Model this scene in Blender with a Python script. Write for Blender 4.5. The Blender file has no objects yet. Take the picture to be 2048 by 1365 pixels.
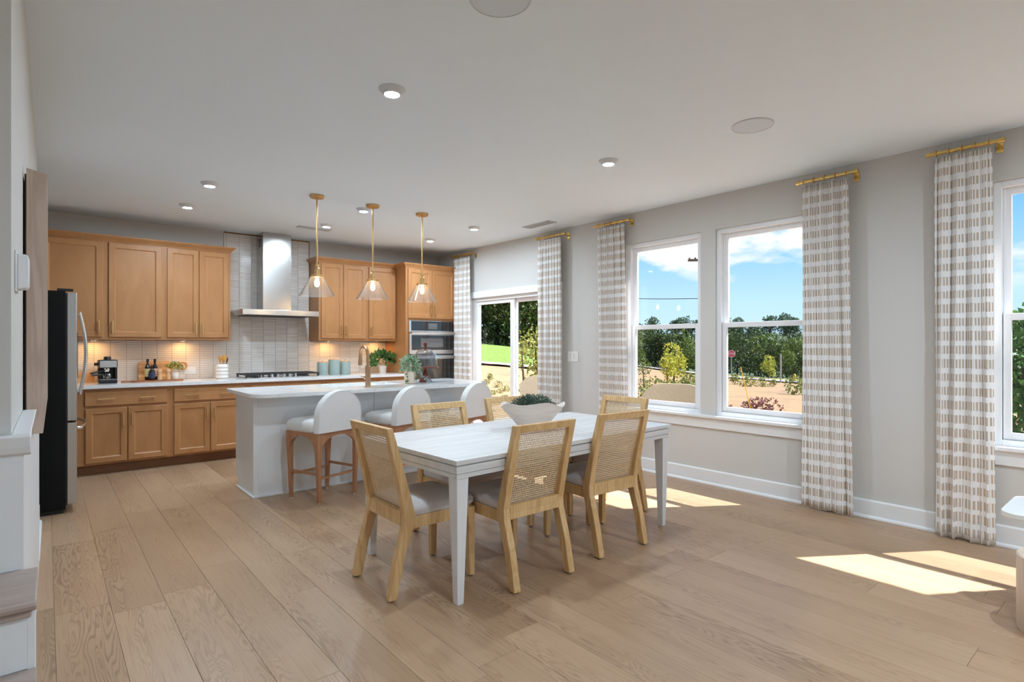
import bpy, bmesh, math, random
from mathutils import Vector, Matrix, noise

# ------------------------------------------------------------------ scene, camera, world, sun
SC = bpy.context.scene
COL = SC.collection
R = math.radians
PI = math.pi
EYE = 1.326
F_PX, HORIZON = 1117.0, 689.3            # in the 2048x1365 frame
YAW = math.atan2(1024 - 90.7, F_PX)      # the right wall runs along +Y, the kitchen wall along +X

cam_data = bpy.data.cameras.new('camera')
cam = bpy.data.objects.new('camera', cam_data)
COL.objects.link(cam)
cam.location = (0, 0, EYE)
cam.rotation_euler = (PI / 2, 0, -YAW)
cam_data.sensor_fit = 'HORIZONTAL'
cam_data.sensor_width = 36.0
cam_data.lens = 36.0 * F_PX / 2048.0
cam_data.shift_y = (HORIZON - 682.5) / 2048.0
cam_data.clip_start = 0.05
cam_data.clip_end = 2000
SC.camera = cam

SC.view_settings.view_transform = 'Standard'
SC.view_settings.look = 'None'
SC.view_settings.gamma = 1.0
SC.view_settings.use_curve_mapping = False
SC.view_settings.exposure = 0.17
SC.cycles.max_bounces = 7
SC.cycles.diffuse_bounces = 4
SC.cycles.glossy_bounces = 3
SC.cycles.transmission_bounces = 4
SC.cycles.transparent_max_bounces = 16
SC.cycles.use_adaptive_sampling = True
SC.cycles.adaptive_threshold = 0.12
SC.cycles.adaptive_min_samples = 16
SC.cycles.use_denoising = True
SC.cycles.sample_clamp_indirect = 6.0
SC.cycles.caustics_reflective = False
SC.cycles.caustics_refractive = False

SKY_STRENGTH = 1.05
SUN_STRENGTH = 15.0
SITTING_FILL_W = 32.0      # added unseen lamps in the sitting area, for ambient light
DINING_W = 17.0
KITCHEN_W = 15.0
PENDANT_W = 1.4

def build_world():
    w = bpy.data.worlds.new('sky')
    SC.world = w
    w.use_nodes = True
    nt = w.node_tree
    nt.nodes.clear()
    N = nt.nodes.new
    L = nt.links.new
    out = N('ShaderNodeOutputWorld')
    bg = N('ShaderNodeBackground')
    bg.inputs['Strength'].default_value = SKY_STRENGTH
    tc = N('ShaderNodeTexCoord')
    sep = N('ShaderNodeSeparateXYZ')
    L(tc.outputs['Generated'], sep.inputs[0])
    ramp = N('ShaderNodeValToRGB')
    cr = ramp.color_ramp
    cr.elements[0].position = 0.0
    cr.elements[0].color = (0.60, 0.82, 1.0, 1)
    cr.elements[1].position = 1.0
    cr.elements[1].color = (0.06, 0.22, 0.62, 1)
    for p, c in ((0.07, (0.50, 0.77, 1.0, 1)), (0.17, (0.26, 0.58, 0.98, 1)), (0.27, (0.085, 0.36, 0.90, 1))):
        e = cr.elements.new(p)
        e.color = c
    L(sep.outputs['Z'], ramp.inputs[0])
    # clouds: noise over the sky directions
    mp = N('ShaderNodeMapping')
    mp.inputs['Location'].default_value = CLOUD_OFFSET
    mp.inputs['Scale'].default_value = (3.2, 3.2, 8.5)
    L(tc.outputs['Generated'], mp.inputs[0])
    nz = N('ShaderNodeTexNoise')
    nz.inputs['Scale'].default_value = 1.0
    nz.inputs['Detail'].default_value = 8.0
    nz.inputs['Roughness'].default_value = 0.55
    L(mp.outputs[0], nz.inputs['Vector'])
    cl = N('ShaderNodeValToRGB')
    cl.color_ramp.elements[0].position = 0.52
    cl.color_ramp.elements[0].color = (0, 0, 0, 1)
    cl.color_ramp.elements[1].position = 0.595
    cl.color_ramp.elements[1].color = (1, 1, 1, 1)
    L(nz.outputs['Fac'], cl.inputs[0])
    fade = N('ShaderNodeMapRange')
    fade.inputs['From Min'].default_value = 0.06
    fade.inputs['From Max'].default_value = 0.13
    L(sep.outputs['Z'], fade.inputs['Value'])
    ml = N('ShaderNodeMath'); ml.operation = 'MULTIPLY'
    L(cl.outputs[0], ml.inputs[0])
    L(fade.outputs[0], ml.inputs[1])
    mix = N('ShaderNodeMixRGB')
    mix.inputs[2].default_value = (0.98, 0.98, 1.0, 1)
    L(ml.outputs[0], mix.inputs[0])
    L(ramp.outputs[0], mix.inputs[1])
    L(mix.outputs[0], bg.inputs['Color'])
    L(bg.outputs[0], out.inputs[0])

CLOUD_OFFSET = (1.9, 4.1, 0.4)
build_world()

sun_data = bpy.data.lights.new('sun', 'SUN')
sun_data.energy = SUN_STRENGTH
sun_data.angle = R(0.53)
sun_data.color = (0.96, 0.98, 1.0)
sun = bpy.data.objects.new('sun', sun_data)
COL.objects.link(sun)
sun.rotation_euler = Vector((-0.59, 0.38, -1.0)).to_track_quat('-Z', 'Y').to_euler()

# ------------------------------------------------------------------ helpers
def lin(r, g, b):
    def f(c):
        c /= 255.0
        return c / 12.92 if c <= 0.04045 else ((c + 0.055) / 1.055) ** 2.4
    return (f(r), f(g), f(b), 1.0)

class Mat:
    """small node helper around one Principled material"""
    def __init__(s, name):
        s.m = bpy.data.materials.new(name)
        s.m.use_nodes = True
        s.nt = s.m.node_tree
        s.b = s.nt.nodes['Principled BSDF']
        s.out = s.nt.nodes['Material Output']
    def n(s, t, **kw):
        nd = s.nt.nodes.new(t)
        for k, v in kw.items():
            if k in nd.inputs:
                nd.inputs[k].default_value = v
            else:
                setattr(nd, k, v)
        return nd
    def l(s, a, b):
        s.nt.links.new(a, b)
    def ramp(s, src, stops):
        r = s.n('ShaderNodeValToRGB')
        e = r.color_ramp.elements
        e[0].position, e[0].color = stops[0]
        e[1].position, e[1].color = stops[-1]
        for p, c in stops[1:-1]:
            x = e.new(p)
            x.color = c
        s.l(src, r.inputs[0])
        return r.outputs[0]
    def coords(s, kind='Object', scale=(1, 1, 1), rnd=0.0):
        tc = s.n('ShaderNodeTexCoord')
        src = tc.outputs[kind]
        if rnd:
            oi = s.n('ShaderNodeObjectInfo')
            mu = s.n('ShaderNodeMath', operation='MULTIPLY')
            mu.inputs[1].default_value = rnd
            s.l(oi.outputs['Random'], mu.inputs[0])
            ad = s.n('ShaderNodeVectorMath', operation='ADD')
            s.l(src, ad.inputs[0])
            s.l(mu.outputs[0], ad.inputs[1])
            src = ad.outputs[0]
        mp = s.n('ShaderNodeMapping')
        mp.inputs['Scale'].default_value = scale
        s.l(src, mp.inputs[0])
        return mp.outputs[0]
    def noise(s, vec, scale, detail=4.0, rough=0.55, dist=0.0):
        nz = s.n('ShaderNodeTexNoise')
        nz.inputs['Scale'].default_value = scale
        nz.inputs['Detail'].default_value = detail
        nz.inputs['Roughness'].default_value = rough
        nz.inputs['Distortion'].default_value = dist
        s.l(vec, nz.inputs['Vector'])
        return nz.outputs['Fac']
    def bump(s, src, strength=0.2, dist=0.002):
        b = s.n('ShaderNodeBump')
        b.inputs['Strength'].default_value = strength
        b.inputs['Distance'].default_value = dist
        s.l(src, b.inputs['Height'])
        s.l(b.outputs[0], s.b.inputs['Normal'])
    def set(s, color=None, rough=None, metal=None, spec=None):
        if color is not None: s.b.inputs['Base Color'].default_value = color
        if rough is not None: s.b.inputs['Roughness'].default_value = rough
        if metal is not None: s.b.inputs['Metallic'].default_value = metal
        if spec is not None: s.b.inputs['Specular IOR Level'].default_value = spec
        return s

def plain(name, color, rough=0.5, metal=0.0, var=0.05, scale=6.0, bump=0.0, bscale=80.0, spec=0.5):
    m = Mat(name).set(color, rough, metal, spec)
    v = m.coords('Object', rnd=7.0)
    f = m.noise(v, scale, 3.0)
    a = tuple(c * (1 - var) for c in color[:3]) + (1,)
    b = tuple(min(1, c * (1 + var)) for c in color[:3]) + (1,)
    m.l(m.ramp(f, [(0.3, a), (0.7, b)]), m.b.inputs['Base Color'])
    if bump:
        m.bump(m.noise(v, bscale, 3.0), bump)
    return m.m

def wood(name, light, dark, stretch=(14, 14, 1.3), rough=0.45, lo=0.3, hi=0.7, lines=0.0, scale=1.6, bump=0.05):
    m = Mat(name).set(light, rough)
    v = m.coords('Object', stretch, rnd=9.0)
    f = m.noise(v, scale, 6.0, 0.6, 0.8)
    src = f
    if lines:
        mu = m.n('ShaderNodeMath', operation='MULTIPLY'); mu.inputs[1].default_value = lines
        m.l(f, mu.inputs[0])
        sn = m.n('ShaderNodeMath', operation='SINE'); m.l(mu.outputs[0], sn.inputs[0])
        mr = m.n('ShaderNodeMapRange'); mr.inputs['From Min'].default_value = -1
        m.l(sn.outputs[0], mr.inputs[0])
        mx = m.n('ShaderNodeMixRGB'); mx.inputs[0].default_value = 0.4
        m.l(f, mx.inputs[1]); m.l(mr.outputs[0], mx.inputs[2])
        src = mx.outputs[0]
    m.l(m.ramp(src, [(lo, dark), (hi, light)]), m.b.inputs['Base Color'])
    if bump:
        m.bump(src, bump)
    return m.m

def glass_thin(name, tint=(1, 1, 1, 1), rough=0.0, gain=1.0, haze=0.0):
    m = Mat(name)
    m.nt.nodes.remove(m.b)
    tr = m.n('ShaderNodeBsdfTransparent'); tr.inputs[0].default_value = tint
    gl = m.n('ShaderNodeBsdfGlossy'); gl.inputs['Roughness'].default_value = rough
    lw_ = m.n('ShaderNodeLayerWeight'); lw_.inputs['Blend'].default_value = 0.5
    pw = m.n('ShaderNodeMath', operation='POWER'); pw.inputs[1].default_value = 5.0
    m.l(lw_.outputs['Facing'], pw.inputs[0])
    sc_ = m.n('ShaderNodeMath', operation='MULTIPLY_ADD'); sc_.inputs[1].default_value = 0.96; sc_.inputs[2].default_value = 0.04
    m.l(pw.outputs[0], sc_.inputs[0])
    mu = m.n('ShaderNodeMath', operation='MULTIPLY', use_clamp=True); mu.inputs[1].default_value = gain
    m.l(sc_.outputs[0], mu.inputs[0])
    mx = m.n('ShaderNodeMixShader')
    m.l(mu.outputs[0], mx.inputs[0]); m.l(tr.outputs[0], mx.inputs[1]); m.l(gl.outputs[0], mx.inputs[2])
    src = mx.outputs[0]
    if haze:
        df = m.n('ShaderNodeBsdfTranslucent'); df.inputs[0].default_value = (0.95, 0.93, 0.9, 1)
        d2 = m.n('ShaderNodeBsdfDiffuse'); d2.inputs[0].default_value = (0.95, 0.93, 0.9, 1)
        mm = m.n('ShaderNodeMixShader'); m.l(df.outputs[0], mm.inputs[1]); m.l(d2.outputs[0], mm.inputs[2])
        f = m.noise(m.coords('Object'), 60.0, 2.0)
        mr = m.n('ShaderNodeMapRange'); mr.inputs['From Min'].default_value = 0.3; mr.inputs['From Max'].default_value = 0.8
        mr.inputs['To Min'].default_value = haze * .6; mr.inputs['To Max'].default_value = haze * 1.6
        m.l(f, mr.inputs[0])
        m3 = m.n('ShaderNodeMixShader'); m.l(mr.outputs[0], m3.inputs[0]); m.l(src, m3.inputs[1]); m.l(mm.outputs[0], m3.inputs[2])
        src = m3.outputs[0]
    m.l(src, m.out.inputs[0])
    return m.m

def emit(name, color, strength):
    m = Mat(name)
    m.nt.nodes.remove(m.b)
    e = m.n('ShaderNodeEmission'); e.inputs[0].default_value = color; e.inputs[1].default_value = strength
    m.l(e.outputs[0], m.out.inputs[0])
    return m.m

def leafmat(name, a, b, rnd=True, trans=0.25):
    m = Mat(name).set(a, 0.5)
    m.b.inputs['Specular IOR Level'].default_value = 0.3
    g = m.n('ShaderNodeNewGeometry')
    f = m.noise(m.coords('Object', rnd=11.0 if rnd else 0), 9.0, 2.0)
    ad = m.n('ShaderNodeMath', operation='MULTIPLY_ADD')
    ad.inputs[1].default_value = 0.55
    m.l(g.outputs['Random Per Island'], ad.inputs[0])
    m.l(f, ad.inputs[2])
    col = m.ramp(ad.outputs[0], [(0.35, a), (1.0, b)])
    m.l(col, m.b.inputs['Base Color'])
    tr = m.n('ShaderNodeBsdfTranslucent'); m.l(col, tr.inputs[0])
    mx = m.n('ShaderNodeMixShader'); mx.inputs[0].default_value = trans
    m.l(m.b.outputs[0], mx.inputs[1]); m.l(tr.outputs[0], mx.inputs[2])
    m.l(mx.outputs[0], m.out.inputs[0])
    return m.m

class MB:
    """collects geometry of one part"""
    def __init__(s):
        s.v, s.f, s.mi, s.cur = [], [], [], 0
    def face(s, *idx):
        s.f.append(tuple(idx)); s.mi.append(s.cur)
    def box(s, x0, x1, y0, y1, z0, z1):
        b = len(s.v)
        s.v += [(x0, y0, z0), (x1, y0, z0), (x1, y1, z0), (x0, y1, z0), (x0, y0, z1), (x1, y0, z1), (x1, y1, z1), (x0, y1, z1)]
        for q in ((0, 3, 2, 1), (4, 5, 6, 7), (0, 1, 5, 4), (1, 2, 6, 5), (2, 3, 7, 6), (3, 0, 4, 7)):
            s.face(*(b + i for i in q))
        return s
    def loft(s, loops, cap0=True, cap1=True, closed=True):
        b = len(s.v); n = len(loops[0])
        for lp in loops:
            s.v += [tuple(p) for p in lp]
        m = n if closed else n - 1
        for k in range(len(loops) - 1):
            for i in range(m):
                j = (i + 1) % n
                s.face(b + k * n + i, b + k * n + j, b + (k + 1) * n + j, b + (k + 1) * n + i)
        if cap0: s.face(*(b + i for i in reversed(range(n))))
        if cap1: s.face(*(b + (len(loops) - 1) * n + i for i in range(n)))
        return s
    def lathe(s, prof, n=24, c=(0, 0), cap0=True, cap1=True):
        loops = [[(c[0] + r * math.cos(2 * PI * i / n), c[1] + r * math.sin(2 * PI * i / n), z) for i in range(n)] for r, z in prof]
        return s.loft(loops, cap0, cap1)
    def prism(s, poly, axis, a, b):
        """extrude a 2D polygon along an axis; polygon in the other two axes in order"""
        def P(u, w, t):
            return {'X': (t, u, w), 'Y': (u, t, w), 'Z': (u, w, t)}[axis]
        return s.loft([[P(u, w, a) for u, w in poly], [P(u, w, b) for u, w in poly]])
    def tube(s, pts, r, n=8, cap=True):
        pts = [Vector(p) for p in pts]
        rs = r if isinstance(r, (list, tuple)) else [r] * len(pts)
        loops = []
        up = None
        for i, p in enumerate(pts):
            t = (pts[min(i + 1, len(pts) - 1)] - pts[max(i - 1, 0)]).normalized()
            if up is None:
                up = t.orthogonal().normalized()
            up = (up - t * up.dot(t)).normalized()
            w = t.cross(up)
            loops.append([p + (up * math.cos(2 * PI * k / n) + w * math.sin(2 * PI * k / n)) * rs[i] for k in range(n)])
        return s.loft(loops, cap, cap)
    def xf(s, M, start=0):
        for i in range(start, len(s.v)):
            s.v[i] = tuple(M @ Vector(s.v[i]))
        return s
    def mesh(s, name, mats, smooth=None, recalc=True):
        me = bpy.data.meshes.new(name)
        me.from_pydata(s.v, [], s.f)
        for m in (mats if isinstance(mats, (list, tuple)) else [mats]):
            me.materials.append(m)
        if any(s.mi):
            me.polygons.foreach_set('material_index', s.mi)
        if recalc:
            bm = bmesh.new(); bm.from_mesh(me)
            bmesh.ops.recalc_face_normals(bm, faces=bm.faces)
            bm.to_mesh(me); bm.free()
        if smooth is not None:
            me.polygons.foreach_set('use_smooth', [True] * len(me.polygons))
            me.set_sharp_from_angle(angle=R(smooth))
        me.update()
        return me

def link(name, data, parent=None, loc=None, rz=0):
    o = bpy.data.objects.new(name, data)
    COL.objects.link(o)
    if parent is not None: o.parent = parent
    if loc is not None: o.location = loc
    if rz: o.rotation_euler[2] = rz
    return o

def part(parent, name, mb, mat, smooth=None, bevel=0.0, label=None, kind=None, loc=None, rz=0, recalc=True):
    o = link(name, mb.mesh(name, mat, smooth, recalc) if isinstance(mb, MB) else mb, parent, loc, rz)
    if bevel:
        md = o.modifiers.new('bevel', 'BEVEL'); md.width = bevel; md.segments = 2; md.limit_method = 'ANGLE'; md.angle_limit = R(40)
    if label: o['label'] = label
    if kind: o['kind'] = kind
    return o

def tag(o, label, cat, group=None, kind=None):
    o['label'] = label
    o['category'] = cat
    if group: o['group'] = group
    if kind: o['kind'] = kind
    return o

def thing(name, label, cat, loc=(0, 0, 0), rz=0, group=None):
    return tag(link(name, None, None, loc, rz), label, cat, group)

def solo(name, mb, mat, label, cat, loc=(0, 0, 0), rz=0, group=None, smooth=None, bevel=0.0):
    return tag(part(None, name, mb, mat, smooth, bevel, loc=loc, rz=rz), label, cat, group)

def struct(name, mb, mat, parent=None, smooth=None, bevel=0.0):
    o = part(parent, name, mb, mat, smooth, bevel)
    if parent is None: o['kind'] = 'structure'
    return o

def dup(root, loc, rz, label=None, name=None):
    r = root.copy(); COL.objects.link(r)
    r.location = loc; r.rotation_euler = (0, 0, rz)
    if label: r['label'] = label
    for ch in list(root.children):
        c = ch.copy(); COL.objects.link(c); c.parent = r
        for g in list(ch.children):
            d = g.copy(); COL.objects.link(d); d.parent = c
    return r

def rrect(x0, x1, y0, y1, r, n=6, corners=(1, 1, 1, 1)):
    """rounded rectangle outline, ccw; corners: (x1,y1) (x0,y1) (x0,y0) (x1,y0)"""
    rs = r if isinstance(r, (list, tuple)) else [r] * 4
    pts = []
    for (cx, cy, a0, k) in ((x1, y1, 0, 0), (x0, y1, 90, 1), (x0, y0, 180, 2), (x1, y0, 270, 3)):
        rr = rs[k]
        sx = -1 if cx == x1 else 1
        sy = -1 if cy == y1 else 1
        if rr <= 0:
            pts.append((cx, cy)); continue
        for i in range(n + 1):
            a = R(a0 + 90 * i / n)
            pts.append((cx + sx * rr + rr * math.cos(a), cy + sy * rr + rr * math.sin(a)))
    return pts

# ------------------------------------------------------------------ materials
M = {}
M['wall'] = plain('greige_wall_paint', lin(212, 210, 206), 0.85, var=0.012, scale=1.5, bump=0.03, bscale=260, spec=0.25)
M['ceiling'] = plain('ceiling_paint', lin(233, 242, 249), 0.9, var=0.008, scale=1.0, bump=0.03, bscale=220, spec=0.2)
M['trim'] = plain('white_trim_paint', lin(236, 237, 238), 0.4, var=0.01, scale=2.0)
M['vinyl'] = plain('white_window_vinyl', lin(240, 241, 243), 0.35, var=0.008, scale=2.0)
M['cab'] = wood('maple_cabinet_stain', lin(187, 134, 85), lin(170, 116, 69), (5, 5, 1.6), 0.42, 0.25, 0.75, scale=1.2, bump=0.02)
M['cabdark'] = wood('maple_toe_kick', lin(140, 96, 62), lin(120, 80, 50), (2, 5, 5), 0.5, scale=1.4)
M['quartz'] = None
def quartz():
    m = Mat('white_quartz').set(lin(236, 236, 235), 0.10)
    v = m.coords('Object', (1, 1, 1))
    f = m.noise(v, 1.6, 8.0, 0.6, 1.6)
    m.l(m.ramp(f, [(0.46, lin(238, 238, 237)), (0.5, lin(229, 229, 229)), (0.54, lin(238, 238, 237))]), m.b.inputs['Base Color'])
    return m.m
M['quartz'] = quartz()
def steel(name, c, rough, axis=(1, 60, 60)):
    m = Mat(name).set(c, rough, 1.0)
    f = m.noise(m.coords('Object', axis), 6.0, 3.0)
    mr = m.n('ShaderNodeMapRange'); mr.inputs['To Min'].default_value = rough * 0.7; mr.inputs['To Max'].default_value = rough * 1.3
    m.l(f, mr.inputs[0]); m.l(mr.outputs[0], m.b.inputs['Roughness'])
    return m.m
M['steel'] = steel('brushed_stainless', (0.66, 0.66, 0.66, 1), 0.24)
M['steel_v'] = steel('brushed_stainless_upright', (0.56, 0.55, 0.54, 1), 0.22, (60, 60, 1))
M['chrome'] = plain('bright_steel', (0.78, 0.78, 0.78, 1), 0.15, 1.0, var=0.02)
M['brass'] = plain('satin_brass', lin(214, 176, 122), 0.32, 1.0, var=0.06, scale=20)
M['gold'] = plain('polished_brass', lin(232, 200, 124), 0.22, 1.0, var=0.08, scale=30)
M['bronze'] = plain('champagne_bronze', lin(196, 160, 128), 0.26, 1.0, var=0.05, scale=20)
M['fridge_side'] = plain('fridge_side_black', (0.010, 0.010, 0.010, 1), 0.55, var=0.1, spec=0.12)
M['black'] = plain('black_plastic', (0.010, 0.010, 0.011, 1), 0.35, var=0.1)
M['iron'] = plain('cast_iron', (0.035, 0.03, 0.028, 1), 0.6, var=0.2, scale=40)
M['ovenglass'] = plain('black_oven_glass', (0.02, 0.021, 0.022, 1), 0.06, var=0.1, spec=0.8)
M['screen_grey'] = plain('oven_display', (0.16, 0.16, 0.16, 1), 0.12, var=0.05)
M['glass'] = glass_thin('window_glass', gain=0.3)
M['shade_glass'] = glass_thin('seeded_shade_glass', (0.98, 0.97, 0.96, 1), 0.05, gain=2.2, haze=0.03)
M['dome_glass'] = glass_thin('cake_dome_glass', (0.62, 0.66, 0.72, 1), 0.03, gain=5.0)
M['fabric_grey'] = plain('grey_linen', lin(212, 204, 202), 0.95, var=0.06, scale=90, bump=0.35, bscale=420, spec=0.1)
M['boucle'] = plain('white_upholstery', lin(232, 231, 230), 0.95, var=0.02, scale=60, bump=0.4, bscale=300, spec=0.1)
M['stool_wood'] = wood('stool_walnut_tone', lin(186, 134, 98), lin(162, 112, 78), (12, 12, 1.3), 0.5, scale=1.8)
M['chair_wood'] = wood('natural_ash', lin(222, 184, 132), lin(200, 158, 104), (9, 9, 1.0), 0.5, 0.2, 0.75, lines=40, scale=1.5)
M['cane'] = plain('woven_cane', lin(228, 198, 156), 0.6, var=0.10, scale=120)
M['table_white'] = wood('whitewashed_wood', lin(222, 220, 219), lin(203, 199, 197), (1.2, 16, 16), 0.5, 0.3, 0.65, scale=1.4)
M['table_leg'] = wood('whitewashed_leg', lin(233, 232, 233), lin(220, 218, 218), (16, 16, 1.2), 0.5, scale=1.4)
M['panel_wood'] = wood('greyed_oak', lin(206, 184, 168), lin(184, 160, 144), (14, 14, 0.8), 0.6, 0.25, 0.75, lines=30, scale=1.4)
M['tread'] = wood('grey_oak_tread', lin(186, 168, 158), lin(164, 146, 136), (1.2, 14, 14), 0.35, scale=1.5)
M['tile'] = None
def tilemat():
    m = Mat('glazed_finger_tile').set(lin(226, 216, 206), 0.16)
    oi = m.n('ShaderNodeNewGeometry')
    m.l(m.ramp(oi.outputs['Random Per Island'], [(0.0, lin(230, 222, 214)), (1.0, lin(242, 236, 229))]), m.b.inputs['Base Color'])
    m.bump(m.noise(m.coords('Object', (3, 3, 3)), 14.0, 2.0), 0.08, 0.004)
    return m.m
M['tile'] = tilemat()
M['grout'] = plain('tan_grout', lin(150, 112, 84), 0.9, var=0.06, scale=30)
M['ceramic'] = plain('white_ceramic', lin(238, 230, 222), 0.35, var=0.015)
M['celadon'] = plain('grey_green_stoneware', lin(158, 172, 166), 0.45, var=0.05, scale=30, bump=0.1)
M['pot_beige'] = plain('blush_pot_glaze', lin(226, 208, 194), 0.5, var=0.03)
M['board'] = wood('olive_board', lin(216, 166, 104), lin(186, 134, 74), (1.2, 14, 14), 0.45, lines=24, scale=1.6)
M['walnut'] = wood('walnut_board', lin(176, 112, 66), lin(140, 84, 46), (1.2, 12, 12), 0.45, scale=1.6)
M['redwood'] = wood('acacia_stand', lin(122, 54, 34), lin(86, 36, 24), (10, 10, 1.5), 0.35, scale=2)
M['bottle'] = plain('dark_bottle_glass', (0.018, 0.008, 0.008, 1), 0.06, var=0.1, spec=0.7)
M['label_cream'] = plain('cream_paper', lin(214, 196, 140), 0.7, var=0.08, scale=60)
M['label_rose'] = plain('rose_paper', lin(216, 172, 150), 0.7, var=0.08, scale=60)
M['label_blue'] = plain('dark_blue_paper', lin(40, 52, 84), 0.6, var=0.15, scale=60)
M['mill'] = wood('beech_mill', lin(226, 182, 138), lin(206, 158, 112), (14, 14, 2), 0.45)
M['spoon'] = wood('bamboo_spoon', lin(226, 168, 84), lin(198, 136, 58), (14, 14, 2), 0.5)
M['dark_wood'] = plain('dark_spoon', lin(92, 66, 44), 0.5, var=0.1)
M['soil'] = plain('potting_soil', lin(60, 44, 34), 0.95, var=0.3, scale=60)
M['plate'] = plain('white_switch_plate', lin(238, 238, 236), 0.35, var=0.01)
M['slot'] = plain('socket_slot', (0.03, 0.03, 0.03, 1), 0.6)
M['speaker'] = plain('speaker_grille', lin(216, 223, 230), 0.8, var=0.04, scale=400)
M['bowl'] = wood('bleached_bowl', lin(236, 222, 210), lin(216, 200, 187), (1.4, 6, 12), 0.6, scale=2.2)
M['leaf'] = leafmat('houseplant_leaf', lin(52, 84, 44), lin(128, 158, 88))
M['leaf_dark'] = leafmat('glossy_leaf', lin(30, 62, 30), lin(86, 128, 62))
M['leaf_pale'] = leafmat('variegated_leaf', lin(70, 112, 70), lin(186, 206, 178))
M['leaf_blue'] = leafmat('blue_green_leaf', lin(112, 140, 140), lin(176, 200, 204))
M['moss'] = leafmat('grey_moss', lin(58, 74, 62), lin(128, 146, 130))
M['leaf_herb'] = leafmat('herb_leaf', lin(96, 110, 44), lin(180, 180, 96))
M['book'] = plain('blue_book_cover', lin(122, 152, 186), 0.4, var=0.04)
M['paper'] = plain('book_pages', lin(226, 224, 218), 0.8, var=0.02)
M['drum'] = wood('pale_drum', lin(222, 204, 186), lin(206, 186, 168), (10, 10, 1), 0.55)
M['white_lacquer'] = plain('white_lacquer', lin(236, 234, 230), 0.35, var=0.01)
M['can_trim'] = plain('downlight_trim', lin(208, 210, 212), 0.5, var=0.01)
M['device'] = plain('white_device', lin(236, 238, 242), 0.4, var=0.01)
M['vent'] = plain('vent_enamel', lin(206, 206, 206), 0.6, var=0.01)
M['vent_dark'] = plain('vent_throat', lin(120, 120, 122), 0.8)

def floor_mat(name, per_object=True):
    m = Mat(name).set(lin(196, 168, 140), 0.36)
    m.b.inputs['Specular IOR Level'].default_value = 0.4
    g = m.n('ShaderNodeNewGeometry')
    oi = m.n('ShaderNodeObjectInfo')
    mu = m.n('ShaderNodeMath', operation='MULTIPLY'); mu.inputs[1].default_value = 37.0
    m.l(oi.outputs['Random'], mu.inputs[0])
    ad = m.n('ShaderNodeVectorMath', operation='ADD')
    m.l(g.outputs['Position'], ad.inputs[0]); m.l(mu.outputs[0], ad.inputs[1])
    def mapped(sc):
        mp = m.n('ShaderNodeMapping'); mp.inputs['Scale'].default_value = sc
        m.l(ad.outputs[0], mp.inputs[0]); return mp.outputs[0]
    fig = m.noise(mapped((8.5, 0.8, 1)), 1.3, 2.0, 0.45, 0.4)
    k = m.n('ShaderNodeMath', operation='MULTIPLY'); k.inputs[1].default_value = 150.0
    m.l(fig, k.inputs[0])
    sn = m.n('ShaderNodeMath', operation='SINE'); m.l(k.outputs[0], sn.inputs[0])
    # the figure only shows where the cut runs flat
    band = m.noise(mapped((6.0, 0.35, 1)), 0.9, 1.0)
    bm_ = m.n('ShaderNodeMapRange'); bm_.inputs['From Min'].default_value = 0.42; bm_.inputs['From Max'].default_value = 0.62
    m.l(band, bm_.inputs[0])
    mul = m.n('ShaderNodeMath', operation='MULTIPLY'); m.l(sn.outputs[0], mul.inputs[0]); m.l(bm_.outputs[0], mul.inputs[1])
    fine = m.noise(mapped((60, 1.6, 1)), 2.0, 4.0, 0.6)
    tone = m.noise(mapped((0.9, 0.5, 1)), 1.0, 3.0)
    base = m.ramp(tone, [(0.3, lin(167, 135, 105)), (0.7, lin(187, 155, 125))])
    var = m.n('ShaderNodeHueSaturation')
    vr = m.n('ShaderNodeMapRange'); vr.inputs['To Min'].default_value = 0.93; vr.inputs['To Max'].default_value = 1.06
    m.l(oi.outputs['Random'], vr.inputs[0]); m.l(vr.outputs[0], var.inputs['Value']); m.l(base, var.inputs['Color'])
    def dark(src, col, lo, hi, amount):
        mr = m.n('ShaderNodeMapRange'); mr.inputs['From Min'].default_value = lo; mr.inputs['From Max'].default_value = hi
        mr.inputs['To Max'].default_value = amount
        m.l(src, mr.inputs[0])
        mx = m.n('ShaderNodeMixRGB', blend_type='MULTIPLY'); mx.inputs[2].default_value = lin(150, 120, 96)
        m.l(mr.outputs[0], mx.inputs[0]); m.l(col, mx.inputs[1])
        return mx.outputs[0]
    c = dark(mul.outputs[0], var.outputs[0], 0.0, 1.0, 0.42)
    c = dark(fine, c, 0.5, 0.8, 0.30)
    m.l(c, m.b.inputs['Base Color'])
    m.bump(mul.outputs[0], 0.03, 0.001)
    return m.m
M['floor'] = floor_mat('oak_plank')
M['gap'] = plain('plank_gap', lin(112, 90, 72), 0.9)

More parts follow.
